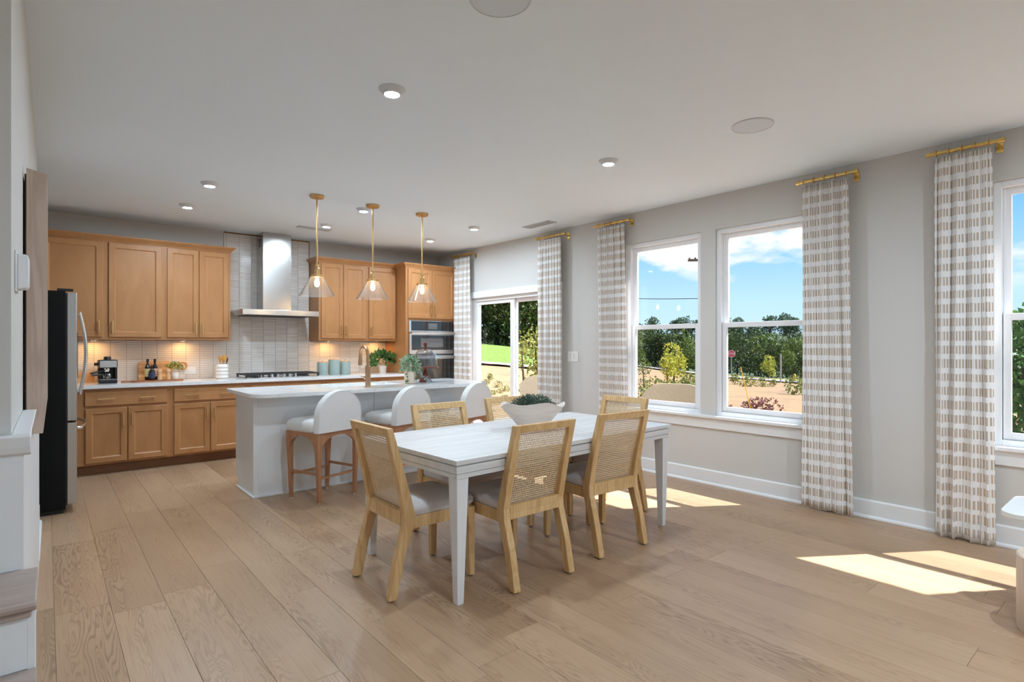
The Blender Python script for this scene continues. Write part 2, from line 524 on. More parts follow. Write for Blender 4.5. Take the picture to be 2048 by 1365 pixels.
def curtain_mat():
    m = Mat('dash_striped_curtain')
    tc = m.n('ShaderNodeTexCoord')
    sep = m.n('ShaderNodeSeparateXYZ'); m.l(tc.outputs['UV'], sep.inputs[0])
    U, V = sep.outputs['X'], sep.outputs['Y']
    def mth(op, a, b=None):
        nd = m.n('ShaderNodeMath', operation=op)
        for i, x in enumerate((a, b)):
            if x is None: continue
            if isinstance(x, (int, float)): nd.inputs[i].default_value = x
            else: m.l(x, nd.inputs[i])
        return nd.outputs[0]
    du = mth('DIVIDE', U, 0.0175)
    colid = mth('FLOOR', du)
    fu = mth('FRACT', du)
    rowv = mth('DIVIDE', V, 0.0945)
    rid = mth('FLOOR', rowv)
    fv = mth('FRACT', rowv)
    cmb = m.n('ShaderNodeCombineXYZ'); m.l(colid, cmb.inputs[0]); m.l(rid, cmb.inputs[1])
    wn = m.n('ShaderNodeTexWhiteNoise', noise_dimensions='2D'); m.l(cmb.outputs[0], wn.inputs['Vector'])
    wr = m.n('ShaderNodeTexWhiteNoise', noise_dimensions='1D'); m.l(rid, wr.inputs['W'])
    # dash height: alternate taller and shorter rows, ragged ends
    half = mth('ADD', mth('MULTIPLY', wr.outputs['Value'], 0.08), 0.235)
    half = mth('ADD', half, mth('MULTIPLY', wn.outputs['Value'], 0.05))
    inrow = mth('LESS_THAN', mth('ABSOLUTE', mth('SUBTRACT', fv, 0.5)), half)
    incol = mth('LESS_THAN', mth('ABSOLUTE', mth('SUBTRACT', fu, 0.5)), 0.28)
    dash = mth('MULTIPLY', inrow, incol)
    mix = m.n('ShaderNodeMixRGB'); m.l(dash, mix.inputs[0])
    mix.inputs[1].default_value = lin(250, 249, 248)
    mix.inputs[2].default_value = lin(208, 191, 173)
    df = m.n('ShaderNodeBsdfDiffuse'); m.l(mix.outputs[0], df.inputs[0])
    tr = m.n('ShaderNodeBsdfTranslucent'); m.l(mix.outputs[0], tr.inputs[0])
    mx = m.n('ShaderNodeMixShader'); mx.inputs[0].default_value = 0.16
    m.l(df.outputs[0], mx.inputs[1]); m.l(tr.outputs[0], mx.inputs[2])
    m.nt.nodes.remove(m.b)
    m.l(mx.outputs[0], m.out.inputs[0])
    return m.m
M['curtain'] = curtain_mat()

def screen_mat():
    m = Mat('insect_mesh'); m.nt.nodes.remove(m.b)
    tr = m.n('ShaderNodeBsdfTransparent')
    df = m.n('ShaderNodeBsdfDiffuse'); df.inputs[0].default_value = (0.02, 0.02, 0.02, 1)
    mx = m.n('ShaderNodeMixShader'); mx.inputs[0].default_value = 0.16
    m.l(tr.outputs[0], mx.inputs[1]); m.l(df.outputs[0], mx.inputs[2]); m.l(mx.outputs[0], m.out.inputs[0])
    return m.m
M['insect'] = screen_mat()

# ------------------------------------------------------------------ room shell
XR = 4.84          # inner face of the window wall
YB = 7.64          # inner face of the kitchen wall
ZC = 2.735         # ceiling
YREAR = -4.6
XL = -1.25         # outer wall of the stair side
XK = -0.66         # wall behind the refrigerator
WT = 0.16

WINDOWS = [(2.962, 3.861), (1.91, 2.809), (-0.10, 0.802), (-1.15, -0.25), (-3.10, -2.20)]  # the last two are unseen, added to let in more daylight
WZ0, WZ1 = 0.652, 2.41
DOOR = (4.93, 6.72, 2.0)

# floor: planks laid along the window wall
PW, PH = 0.2215, 0.255
slab = MB().box(XL - .2, XR + .2, YREAR - .2, YB + .2, -0.06, -0.004)
floor = struct('floor', slab, M['gap'])
rnd = random.Random(5)
k = math.floor((XL - PH) / PW)
strip = 0
while PH + k * PW < XR:
    x0, x1 = max(XL, PH + k * PW), min(XR, PH + (k + 1) * PW)
    y = YREAR - rnd.random() * 1.5
    if k == 10: y = 2.095 - 1.52 * 5
    while y < YB:
        ln = rnd.choice((1.22, 1.52, 1.52, 1.83))
        y0, y1 = max(y, YREAR), min(y + ln, YB)
        y += ln
        if y1 - y0 < 0.05 or x1 - x0 < 0.02: continue
        g, c = 0.0005, 0.0012
        mb = MB()
        mb.loft([[(x0 + g, y0 + g, -0.004), (x1 - g, y0 + g, -0.004), (x1 - g, y1 - g, -0.004), (x0 + g, y1 - g, -0.004)],
                 [(x0 + g, y0 + g, -c * .7), (x1 - g, y0 + g, -c * .7), (x1 - g, y1 - g, -c * .7), (x0 + g, y1 - g, -c * .7)],
                 [(x0 + g + c, y0 + g + c, 0), (x1 - g - c, y0 + g + c, 0), (x1 - g - c, y1 - g - c, 0), (x0 + g + c, y1 - g - c, 0)]])
        part(floor, 'plank', mb, M['floor'], recalc=False)
    k += 1

struct('ceiling', MB().box(XL - .2, XR + WT, YREAR - .2, YB + .2, ZC, ZC + 0.2), M['ceiling'])

wr = MB()
ops = sorted([(a, b, WZ0, WZ1) for a, b in WINDOWS] + [(DOOR[0], DOOR[1], 0.0, DOOR[2])])
y = YREAR - .2
for a, b, z0, z1 in ops:
    wr.box(XR, XR + WT, y, a, 0, ZC)
    if z0 > 0: wr.box(XR, XR + WT, a, b, 0, z0)
    wr.box(XR, XR + WT, a, b, z1, ZC)
    y = b
wr.box(XR, XR + WT, y, YB + .2, 0, ZC)
struct('wall_right', wr, M['wall'])
wall_back = struct('wall_back', MB().box(XK - .2, XR + .1, YB, YB + .15, 0, ZC), M['wall'])
struct('wall_rear', MB().box(XL - .2, XR, YREAR - .15, YREAR, 0, ZC), M['wall'])
LW = [(XL, 2.08), (-0.073, 2.08), (-0.048, 5.45), (XL, 5.45)]
def left_x(y): return -0.073 + 0.025 * (y - 2.08) / 3.37
lw = MB().box(XL - .15, XL, YREAR, 2.08, 0, ZC)
lw.loft([[(x, y, 0) for x, y in LW], [(x, y, ZC) for x, y in LW]])
struct('wall_left', lw, M['wall'])
struct('wall_kitchen_left', MB().box(XK - .15, XK, 5.45, YB, 0, ZC), M['wall'])

# baseboards
def bb_profile(d):   # (offset from wall, z)
    return [(0, 0), (0.030 * d, 0), (0.028 * d, 0.012), (0.016 * d, 0.022), (0.016 * d, 0.128), (0.010 * d, 0.138), (0, 0.138)]
mb = MB()
for a, b in ((YREAR, DOOR[0] - 0.09), (DOOR[1] + 0.09, 6.95)):
    mb.prism([(XR + o, z) for o, z in bb_profile(-1)], 'Y', a, b)
struct('baseboard_right', mb, M['trim'])
mb = MB().loft([[(left_x(y) + o, y, z) for o, z in bb_profile(1)] for y in (4.45, 5.45)])
struct('baseboard_left', mb, M['trim'])

# wainscot with chair rail on the stair end of the left wall
wn = MB().box(-0.95, -0.046, 2.05, 2.0795, 0.705, 1.03)             # panel facing the camera
wn.loft([[(left_x(y), y, 0), (left_x(y) + .027, y, 0), (left_x(y) + .027, y, 1.03), (left_x(y), y, 1.03)] for y in (2.0795, 4.44)])
struct('trim_1', wn, M['trim'])
cr = MB().prism([(2.05, 1.020), (2.035, 1.028), (2.028, 1.045), (2.02, 1.075), (2.079, 1.075), (2.079, 1.020)], 'X', -0.95, -0.030)
cr.loft([[(left_x(y), y, 1.020), (left_x(y) + .030, y, 1.020), (left_x(y) + .042, y, 1.075), (left_x(y), y, 1.075)] for y in (2.079, 2.84)])
struct('trim_2', cr, M['trim'], bevel=0.003)

# ------------------------------------------------------------------ windows
def frame_rect(mb, y0, y1, z0, z1, wy, wz, xa, xb):
    mb.box(xa, xb, y0, y0 + wy, z0, z1); mb.box(xa, xb, y1 - wy, y1, z0, z1)
    mb.box(xa, xb, y0 + wy, y1 - wy, z0, z0 + wz); mb.box(xa, xb, y0 + wy, y1 - wy, z1 - wz, z1)

for i, (a, b) in enumerate(WINDOWS):
    fr = MB()
    frame_rect(fr, a, b, WZ0, WZ1, 0.042, 0.042, XR + 0.028, XR + 0.135)
    frame_rect(fr, a + .042, b - .042, WZ0 + .042, WZ1 - .042, 0.014, 0.014, XR + 0.075, XR + 0.13)
    w = struct('window_%d' % (i + 1), fr, M['vinyl'], bevel=0.003)
    ya, yb = a + 0.046, b - 0.046
    up = MB(); frame_rect(up, ya, yb, 1.492, WZ1 - .046, 0.038, 0.038, XR + 0.086, XR + 0.112)
    s = part(w, 'upper_sash', up, M['vinyl'], bevel=0.003)
    part(s, 'pane', MB().box(XR + .097, XR + .101, ya + .036, yb - .036, 1.528, WZ1 - .082), M['glass'])
    lo = MB(); frame_rect(lo, ya, yb, WZ0 + .044, 1.532, 0.042, 0.046, XR + 0.048, XR + 0.078)
    s = part(w, 'lower_sash', lo, M['vinyl'], bevel=0.003)
    part(s, 'pane', MB().box(XR + .061, XR + .065, ya + .04, yb - .04, WZ0 + .088, 1.488), M['glass'])
    part(w, 'insect_screen', MB().box(XR + .118, XR + .119, ya, yb, WZ0 + .05, 1.50), M['insect'])

def stool_apron(a, b, n):
    st = MB().box(XR - 0.045, XR + 0.03, a - 0.06, b + 0.06, 0.628, 0.654)
    st.box(XR - 0.017, XR, a - 0.03, b + 0.03, 0.53, 0.628)
    struct('trim_%d' % n, st, M['trim'], bevel=0.004)
stool_apron(1.91, 3.861, 3)
stool_apron(-1.15, 0.802, 4)
stool_apron(-3.10, -2.20, 5)

# sliding patio door
d0, d1, dz = DOOR
fr = MB()
frame_rect(fr, d0, d1, 0, dz, 0.045, 0.045, XR + 0.02, XR + 0.14)
door = struct('door_1', fr, M['vinyl'], bevel=0.003)
mid = 5.86
fx = MB(); frame_rect(fx, mid - .05, d1 - .045, 0.045, dz - .045, 0.075, 0.05, XR + .045, XR + .08)
s = part(door, 'fixed_panel', fx, M['vinyl'], bevel=0.004)
part(s, 'pane', MB().box(XR + .06, XR + .065, mid + .02, d1 - .11, 0.09, dz - .09), M['glass'])
sx = MB(); frame_rect(sx, d0 + .045, mid + .02, 0.045, dz - .045, 0.075, 0.05, XR + .09, XR + .125)
s = part(door, 'sliding_panel', sx, M['vinyl'], bevel=0.004)
part(s, 'pane', MB().box(XR + .105, XR + .11, d0 + .11, mid - .05, 0.09, dz - .09), M['glass'])
cs = MB().box(XR - .018, XR, d0 - .09, d0, 0, dz).box(XR - .018, XR, d1, d1 + .06, 0, dz).box(XR - .022, XR, d0 - .10, d1 + .10, dz, dz + .092)
part(door, 'casing', cs, M['trim'], bevel=0.003)

# ------------------------------------------------------------------ stairs at the left edge
st = thing('staircase', 'white-sided stairs with grey oak treads at the left edge of the picture', 'stairs', (0, 0, 0))
def tread(y0, y1, z):
    mb = MB()
    pr = [(y1, z), (y1, z - .03), (y0 + .012, z - .03), (y0 + .003, z - .024), (y0, z - .015), (y0 + .003, z - .005), (y0 + .012, z)]
    mb.prism(pr, 'X', -0.95, -0.016)
    part(st, 'tread', mb, M['tread'], smooth=35, bevel=0.003)
    part(st, 'cove_molding', MB().box(-0.95, -0.026, y0 + .016, y0 + .030, z - .048, z - .0305), M['tread'], bevel=0.004)
for i in range(4):
    z = 0.1762 * (i + 1); y0 = 1.03 + 0.262 * i
    tread(y0 - .028, y0 + (.262 if i < 3 else .234), z)
    part(st, 'riser', MB().box(-0.95, -0.034, y0, y0 + .018, z - .1762, z - .0305), M['trim'])
    part(st, 'side_panel', MB().box(-0.95, -0.036, y0 + .0185, y0 + .2615, 0, z - .0305), M['trim'])
poly = [(1.03, 0)]
for i in range(4):
    z = 0.1762 * (i + 1) - .0305; y0 = 1.03 + 0.262 * i
    poly += [(y0, z), (y0 + .262, z)]
poly += [(2.078, 0)]
part(st, 'stringer', MB().prism(poly, 'X', -0.0338, -0.020), M['trim'])

# wooden wall panel seen edge-on, and the white control box in front of it
wp = thing('wall_panel', 'tall greyed wood framed panel hung on the left wall, seen edge-on', 'wall decor', (left_x(2.9), 2.88, 0.975))
part(wp, 'backing', MB().box(0.004, 0.012, 0.02, 0.43, 0.02, 1.02), M['dark_wood'])
side = [(0.010, 0.0), (0.060, 0.0), (0.074, 0.14), (0.074, 1.025), (0.010, 1.04)]
part(wp, 'frame_side', MB().prism(side, 'Y', 0.0, 0.02), M['panel_wood'], bevel=0.0015)
part(wp, 'frame_side', MB().prism(side, 'Y', 0.43, 0.45), M['panel_wood'], bevel=0.0015)
part(wp, 'frame_top', MB().box(0.012, 0.07, 0.02, 0.43, 1.0, 1.02), M['panel_wood'])
part(wp, 'frame_bottom', MB().box(0.012, 0.058, 0.02, 0.43, 0.005, 0.025), M['panel_wood'])
part(wp, 'front_board', MB().box(0.052, 0.060, 0.02, 0.43, 0.025, 1.0), M['white_lacquer'])

cb = thing('thermostat', 'small white thermostat on the left wall in front of the wooden panel', 'thermostat', (left_x(2.3), 2.26, 1.495))
part(cb, 'base_plate', MB().box(0, 0.006, 0, 0.11, -0.008, 0.118), M['device'], bevel=0.002)
part(cb, 'cover', MB().prism([(0.006, 0.0), (0.029, 0.005), (0.033, 0.014), (0.033, 0.096), (0.029, 0.105), (0.006, 0.110)], 'Y', 0.006, 0.104), M['device'], bevel=0.003)

# ------------------------------------------------------------------ curtains on short brass rods
def curtain(yc, width, foot_shift, seed, label, n_pleat=4, ztop=2.615, foot_w=1.06):
    rn = random.Random(seed)
    th = thing('curtain', label, 'curtain', (XR - 0.10, yc, 0), 0, 'dash-striped curtain panels along the window wall')
    nu, nv = 20 * n_pleat, 46
    ph = [rn.uniform(-.4, .4) for _ in range(6)]
    def pos(u, v):        # u in 0..1 across, v in 0..1 up
        w = width * (foot_w + (1 - foot_w) * v)
        if v > 0.93: w *= 1 - 0.02 * (v - .93) / .07
        yy = (u - 0.5) * w + foot_shift * (1 - v)
        yy += 0.010 * math.sin(u * 9 + ph[0] * 5 + 2.5 * v) * (1 - v)
        amp = 0.031 * (0.65 + 0.35 * math.sin(3 * u + ph[1] * 6)) * (0.55 if v > .955 else 1.0)
        a = 2 * PI * n_pleat * u + ph[2] + 0.5 * math.sin(2.2 * v + ph[3] * 4) * (1 - v)
        xx = amp * math.sin(a) + 0.008 * math.sin(2 * a + ph[4] * 5 + 3 * v)
        yy += 0.012 * math.sin(2 * a) 
        z = 0.012 + v * (ztop - 0.012)
        if v == 0: z += 0.006 * math.sin(a * .5 + 1)
        return Vector((xx, -yy, z))
    vs, fs, uvs = [], [], []
    arc = [0.0]
    for i in range(1, nu + 1):
        arc.append(arc[-1] + (pos(i / nu, .5) - pos((i - 1) / nu, .5)).length)
    off = rn.uniform(0, 1)
    for j in range(nv + 1):
        for i in range(nu + 1):
            vs.append(pos(i / nu, j / nv))
    for j in range(nv):
        for i in range(nu):
            a = j * (nu + 1) + i
            fs.append((a, a + 1, a + nu + 2, a + nu + 1))
    me = bpy.data.meshes.new('fabric'); me.from_pydata(vs, [], fs)
    uv = me.uv_layers.new(name='UVMap')
    for poly in me.polygons:
        for li in poly.loop_indices:
            vi = me.loops[li].vertex_index
            uv.data[li].uv = (arc[vi % (nu + 1)] + off, (vi // (nu + 1)) / nv * ztop + off * 3)
    me.materials.append(M['curtain'])
    me.polygons.foreach_set('use_smooth', [True] * len(me.polygons))
    o = part(th, 'fabric', me, None)
    md = o.modifiers.new('thickness', 'SOLIDIFY'); md.thickness = 0.0025
    for i in range(n_pleat + 1):
        u = min(max((i + .15) / (n_pleat + .3), 0.03), 0.97)
        yy = -(u - 0.5) * width * 0.98
        mb = MB().tube([(0.022 * math.cos(2 * PI * t / 14), yy, 2.648 + 0.022 * math.sin(2 * PI * t / 14)) for t in range(15)], 0.0032, 6, False)
        part(th, 'ring', mb, M['brass'], smooth=50)
    rd = thing('curtain_rod', label.replace('curtain panel', 'brass rod stub holding the curtain'), 'curtain rod', (XR, yc, 2.648), 0, 'short brass curtain rods')
    ya, yb = width * .5 + 0.03, -(width * .5 + 0.055)
    part(rd, 'rod', MB().tube([(-0.10, ya, 0), (-0.10, yb, 0)], 0.0125, 16), M['gold'], smooth=40)
    cap = MB().lathe([(0.0, -.012), (0.017, -.012), (0.017, .012), (0.0, .012)], 16, cap0=False, cap1=False).xf(Matrix.Rotation(PI / 2, 4, 'X'))
    part(rd, 'end_cap', cap, M['gold'], smooth=40, loc=(-0.10, ya, 0))
    part(rd, 'end_cap', cap, M['gold'], smooth=40, loc=(-0.10, yb, 0))
    br = MB().tube([(-0.10, yb + .03, -.006), (-0.05, yb + .03, -.010), (0, yb + .03, -.010)], 0.007, 8)
    br.box(-0.006, 0, yb + .012, yb + .048, -0.055, 0.025)
    part(rd, 'bracket', br, M['gold'], smooth=40)
    return th

curtain(6.85, 0.42, 0.0, 1, 'curtain panel beside the wall ovens, left of the patio door', 4)
curtain(4.95, 0.40, 0.0, 2, 'curtain panel between the patio door and the light switch', 4)
curtain(3.99, 0.38, 0.02, 3, 'curtain panel right of the light switch, left of the twin windows', 4)
curtain(1.81, 0.345, 0.03, 4, 'curtain panel at the right side of the twin windows', 4)
curtain(0.945, 0.31, 0.0, 5, 'curtain panel nearest the camera, beside the right-edge window', 4)

# ------------------------------------------------------------------ kitchen cabinets
DOOR_PROF = [(0, 0), (0, 0.016), (0.004, 0.020), (0.052, 0.020), (0.060, 0.013), (0.064, 0.010)]
def door_front(parent, name, x0, x1, z0, z1, yf, handle=None, drawer=False, label=None):
    """panel door on a face at y = yf, looking towards -Y; handle: list of (x, z, 'v'|'h', length)"""
    prof = [(0, 0), (0, 0.014), (0.006, 0.020), (0.010, 0.020)] if drawer else DOOR_PROF
    loops = [[(x0 + i, yf - d, z0 + i), (x1 - i, yf - d, z0 + i), (x1 - i, yf - d, z1 - i), (x0 + i, yf - d, z1 - i)] for i, d in prof]
    mb = MB().loft(loops, True, drawer)
    o = part(parent, name, mb, M['cab'])
    if not drawer:
        i = 0.064
        part(o, 'panel', MB().box(x0 + i - .002, x1 - i + .002, yf - .0105, yf - .001, z0 + i - .002, z1 - i + .002), M['cab'])
    for hx, hz, hd, ln in (handle or []):
        h = MB(); y1 = yf - 0.020
        if hd == 'v':
            h.box(hx - .0055, hx + .0055, y1 - .036, y1 - .024, hz - ln / 2, hz + ln / 2)
            for s in (-1, 1): h.box(hx - .004, hx + .004, y1 - .026, y1, hz + s * (ln / 2 - .018) - .004, hz + s * (ln / 2 - .018) + .004)
        else:
            h.box(hx - ln / 2, hx + ln / 2, y1 - .036, y1 - .024, hz - .0055, hz + .0055)
            for s in (-1, 1): h.box(hx + s * (ln / 2 - .018) - .004, hx + s * (ln / 2 - .018) + .004, y1 - .026, y1, hz - .004, hz + .004)
        part(o, 'handle', h, M['brass'], bevel=0.0015, label='brass bar handle')
    return o

YU, YF = 7.302, 7.03      # carcass fronts: wall units, base units
UZ0, UZ1 = 1.375, 2.43
def upper(label, x0, x1, doors, z0=UZ0, z1=UZ1, yf=YU):
    c = thing('wall_cabinet', label, 'cabinet', (0, 0, 0))
    part(c, 'body', MB().box(x0, x1, yf, YB - .001, z0, z1), M['cab'], bevel=0.001)
    for a, b, side in doors:
        hx = (b - .032) if side == 'r' else (a + .032)
        door_front(c, 'door', a, b, z0 + .03, z1 - .02, yf, [(hx, z0 + .03 + .105, 'v', 0.135)])
    return c
upper('maple wall cabinet above the refrigerator side, half hidden by the left wall', -0.64, -0.06, [(-0.60, -0.09, 'r')])
upper('single-door maple wall cabinet right behind the refrigerator top', -0.06, 0.49, [(-0.03, 0.463, 'r')])
upper('wide single-door maple wall cabinet above the coffee maker', 0.49, 1.022, [(0.515, 0.996, 'l')])
upper('double-door maple wall cabinet left of the range hood', 1.022, 1.703, [(1.049, 1.363, 'r'), (1.368, 1.678, 'l')])
upper('double-door maple wall cabinet right of the range hood', 2.773, 3.462, [(2.803, 3.104, 'r'), (3.110, 3.436, 'l')])
upper('single-door maple wall cabinet next to the oven tower', 3.462, 3.91, [(3.482, 3.885, 'l')])

def crown(name, label, x0, x1, yf, z, ends=(1, 1)):
    pr = [(0.0, 0.0), (0.008, 0.0), (0.012, 0.012), (0.030, 0.030), (0.048, 0.046), (0.052, 0.060), (0.0, 0.060)]
    loops = []
    for o, h in pr:
        xa, xb = x0 - o * ends[0], x1 + o * ends[1]
        loops.append([(xa, yf - o, z + h), (xb, yf - o, z + h), (xb, YB, z + h), (xa, YB, z + h)])
    return solo(name, MB().loft(loops), M['cab'], label, 'molding', bevel=0.001)
crown('crown_molding', 'maple crown molding along the wall cabinets left of the hood', -0.64, 1.703, YU, 2.423, (0, 1))
crown('crown_molding', 'maple crown molding along the wall cabinets right of the hood', 2.773, 3.91, YU, 2.423, (1, 0))
TX0, TX1 = 3.912, 4.755
def tower_crown():
    pr = [(0.0, 0.0), (0.008, 0.0), (0.012, 0.012), (0.030, 0.030), (0.048, 0.046), (0.052, 0.060), (0.0, 0.060)]
    loops = [[(TX0 - o, YF - o, 2.423 + h), (XR - .002, YF - o, 2.423 + h), (XR - .002, YB, 2.423 + h), (TX0 - o, YB, 2.423 + h)] for o, h in pr]
    return solo('crown_molding', MB().loft(loops), M['cab'], 'maple crown molding on top of the oven tower', 'molding', bevel=0.001)
tower_crown()

def base(label, x0, x1, drawers, doors):
    c = thing('base_cabinet', label, 'cabinet', (0, 0, 0))
    part(c, 'body', MB().box(x0, x1, YF, YB - .001, 0.105, 0.876), M['cab'], bevel=0.001)
    part(c, 'toe_kick', MB().box(x0, x1, YF + .075, YF + .09, 0.0, 0.105), M['cabdark'])
    for a, b, hs in drawers:
        door_front(c, 'drawer', a, b, 0.700, 0.842, YF, [(h, 0.771, 'h', 0.14) for h in hs], True)
    for a, b, side in doors:
        hx = (b - .034) if side == 'r' else (a + .034)
        door_front(c, 'door', a, b, 0.125, 0.676, YF, [(hx, 0.555, 'v', 0.135)])
base('maple base cabinet behind the refrigerator, in the corner', XK + .01, 0.265, [(-0.35, 0.235, [])], [(-0.35, 0.235, 'r')])
base('maple base cabinet under the coffee maker, with two-handled drawer', 0.265, 1.040, [(0.300, 1.010, [0.475, 0.83])], [(0.305, 0.652, 'r'), (0.660, 1.010, 'l')])
base('maple base cabinet left of the island end, with two-handled drawer', 1.040, 1.822, [(1.072, 1.786, [1.25, 1.60])], [(1.074, 1.424, 'r'), (1.432, 1.786, 'l')])
base('maple base cabinet under the gas cooktop', 1.822, 2.725, [(1.86, 2.69, [])], [(1.86, 2.27, 'r'), (2.28, 2.69, 'l')])
base('maple base cabinet under the grey-green canisters', 2.725, 3.475, [(2.765, 3.44, [])], [(2.765, 3.10, 'r'), (3.11, 3.44, 'l')])
base('narrow maple base cabinet beside the oven tower', 3.475, 3.911, [(3.515, 3.885, [])], [(3.515, 3.885, 'l')])

ct = MB()
ct.prism([(XK + .005, 0.878), (3.910, 0.878), (3.910, 0.914), (XK + .005, 0.914)], 'Y', 6.985, YB - .012)
solo('countertop', ct, M['quartz'], 'white quartz countertop running along the kitchen wall', 'countertop', bevel=0.002)

# oven tower
tw = thing('oven_tower', 'tall maple cabinet holding the wall ovens beside the patio door', 'cabinet', (0, 0, 0))
bd = MB().box(TX0, TX0 + .045, YF, YB - .001, 0.105, 2.43).box(TX1 - .045, XR - .002, YF, YB - .001, 0.105, 2.43)
bd.box(TX0 + .045, TX1 - .045, YF, YB - .001, 1.672, 2.43).box(TX0 + .045, TX1 - .045, YF, YB - .001, 0.105, 0.40).box(TX0 + .045, TX1 - .045, YF + .55, YB - .001, 0.40, 1.672)
part(tw, 'body', bd, M['cab'], bevel=0.001)
part(tw, 'toe_kick', MB().box(TX0, XR - .002, YF + .075, YF + .09, 0, 0.105), M['cabdark'])
door_front(tw, 'door', 3.945, 4.335, 1.70, 2.405, YF, [(4.335 - .032, 1.83, 'v', 0.135)])
door_front(tw, 'door', 4.341, 4.735, 1.70, 2.405, YF, [(4.341 + .032, 1.83, 'v', 0.135)])
door_front(tw, 'drawer', 3.945, 4.735, 0.135, 0.375, YF, [(4.34, 0.27, 'h', 0.14)], True)
ov = thing('wall_oven', 'stainless microwave and wall oven combination in the maple tower', 'oven', (0, 0, 0))
OX0, OX1 = 3.958, 4.709
part(ov, 'housing', MB().box(OX0, OX1, YF - .004, YF + .5, 0.405, 1.668), M['steel'])
part(ov, 'control_panel', MB().box(OX0 + .03, OX1 - .005, YF - .022, YF - .004, 1.525, 1.66), M['ovenglass'], bevel=0.002)
part(ov, 'display', MB().box(4.27, 4.42, YF - .0235, YF - .021, 1.548, 1.632), M['screen_grey'])
part(ov, 'panel_edge', MB().box(OX0, OX0 + .03, YF - .022, YF - .004, 1.525, 1.66), M['chrome'])
def ovendoor(z0, z1, win):
    d = part(ov, 'oven_door', MB().box(OX0, OX1, YF - .030, YF - .004, z0, z1), M['steel'], bevel=0.002)
    part(d, 'door_glass', MB().box(OX0 + .035, OX1 - .006, YF - .033, YF - .029, z0 + .055, z1 - .055), M['ovenglass'])
    if win: part(d, 'inner_window', MB().box(4.14, 4.52, YF - .0345, YF - .0325, z0 + .095, z1 - .10), M['screen_grey'])
    h = MB().tube([(OX0 + .01, YF - .075, z1 - .025), (OX1 - .01, YF - .075, z1 - .025)], 0.014, 12)
    for hx in (OX0 + .05, OX1 - .05): h.box(hx - .012, hx + .012, YF - .07, YF - .03, z1 - .035, z1 - .015)
    part(d, 'handle', h, M['chrome'], smooth=40, label='bright steel handle')
ovendoor(1.190, 1.515, True)
part(ov, 'vent_strip', MB().box(OX0, OX1, YF - .02, YF - .004, 1.172, 1.186), M['black'])
ovendoor(0.56, 1.168, False)
part(ov, 'bottom_trim', MB().box(OX0, OX1, YF - .025, YF - .004, 0.41, 0.555), M['steel'])

# backsplash of stacked finger tiles
bs = thing('backsplash', 'stacked glossy finger tile backsplash with tan grout across the kitchen wall', 'backsplash', (0, 0, 0))
GZ0 = 0.9145
part(bs, 'grout_bed', MB().box(XK + .01, 3.911, YB - .005, YB - .0005, GZ0, UZ0).box(1.704, 2.772, YB - .005, YB - .0005, UZ0, ZC - .001), M['grout'])
PX, PZ = 0.147, 0.0217
def tile_mesh(x0, x1, z0, z1, mb):
    c = 0.0016; ya, yb, yc = YB - .005, YB - .0085, YB - .0102
    mb.loft([[(x0, ya, z0), (x1, ya, z0), (x1, ya, z1), (x0, ya, z1)], [(x0, yb, z0), (x1, yb, z0), (x1, yb, z1), (x0, yb, z1)],
             [(x0 + c, yc, z0 + c), (x1 - c, yc, z0 + c), (x1 - c, yc, z1 - c), (x0 + c, yc, z1 - c)]], False, True)
cells = []
ncol0 = math.floor((XK - 1.732) / PX)
for ci in range(ncol0, 16):
    x0, x1 = 1.732 + ci * PX + .0012, 1.732 + (ci + 1) * PX - .0012
    for ri in range(0, 84):
        z0 = GZ0 + .0015 + ri * PZ; z1 = z0 + PZ - .0024
        tall = z1 > UZ0 - .001
        lo, hi = (1.706, 2.770) if tall else (XK + .012, 3.909)
        a, b = max(x0, lo), min(x1, hi)
        if b - a < .012 or z1 > ZC - .002: continue
        cells.append((a, b, z0, z1))
cells.sort(key=lambda c: (c[0] < 0.18, c[0] * math.sin(YAW) + YB * math.cos(YAW)))
std = {}
for a, b, z0, z1 in cells[:300]:
    key = round(b - a, 4)
    if key not in std:
        m_ = MB(); tile_mesh(0, b - a, 0, z1 - z0, m_); std[key] = m_.mesh('tile', M['tile'])
    o = part(bs, 'tile', std[key], None, loc=(a, 0, z0))
rest = MB()
for a, b, z0, z1 in cells[300:]:
    tile_mesh(a, b, z0, z1, rest)
part(bs, 'tile_field', rest, M['tile'], kind='stuff')

# range hood
hd = thing('range_hood', 'stainless chimney range hood over the cooktop', 'range hood', (0, 0, 0))
part(hd, 'chimney', MB().box(2.087, 2.432, 7.35, YB - .012, 1.745, ZC - .002), M['steel_v'], bevel=0.002)
part(hd, 'canopy', MB().box(1.788, 2.698, 7.10, YB - .012, 1.683, 1.748), M['steel'], bevel=0.002)
part(hd, 'filter', MB().box(1.85, 2.64, 7.16, 7.58, 1.678, 1.684), M['iron'])
gr = MB()
for i in range(5): gr.box(2.0855, 2.088, 7.42, 7.52, 2.56 + i * .022, 2.572 + i * .022)
part(hd, 'vent_slots', gr, M['black'])

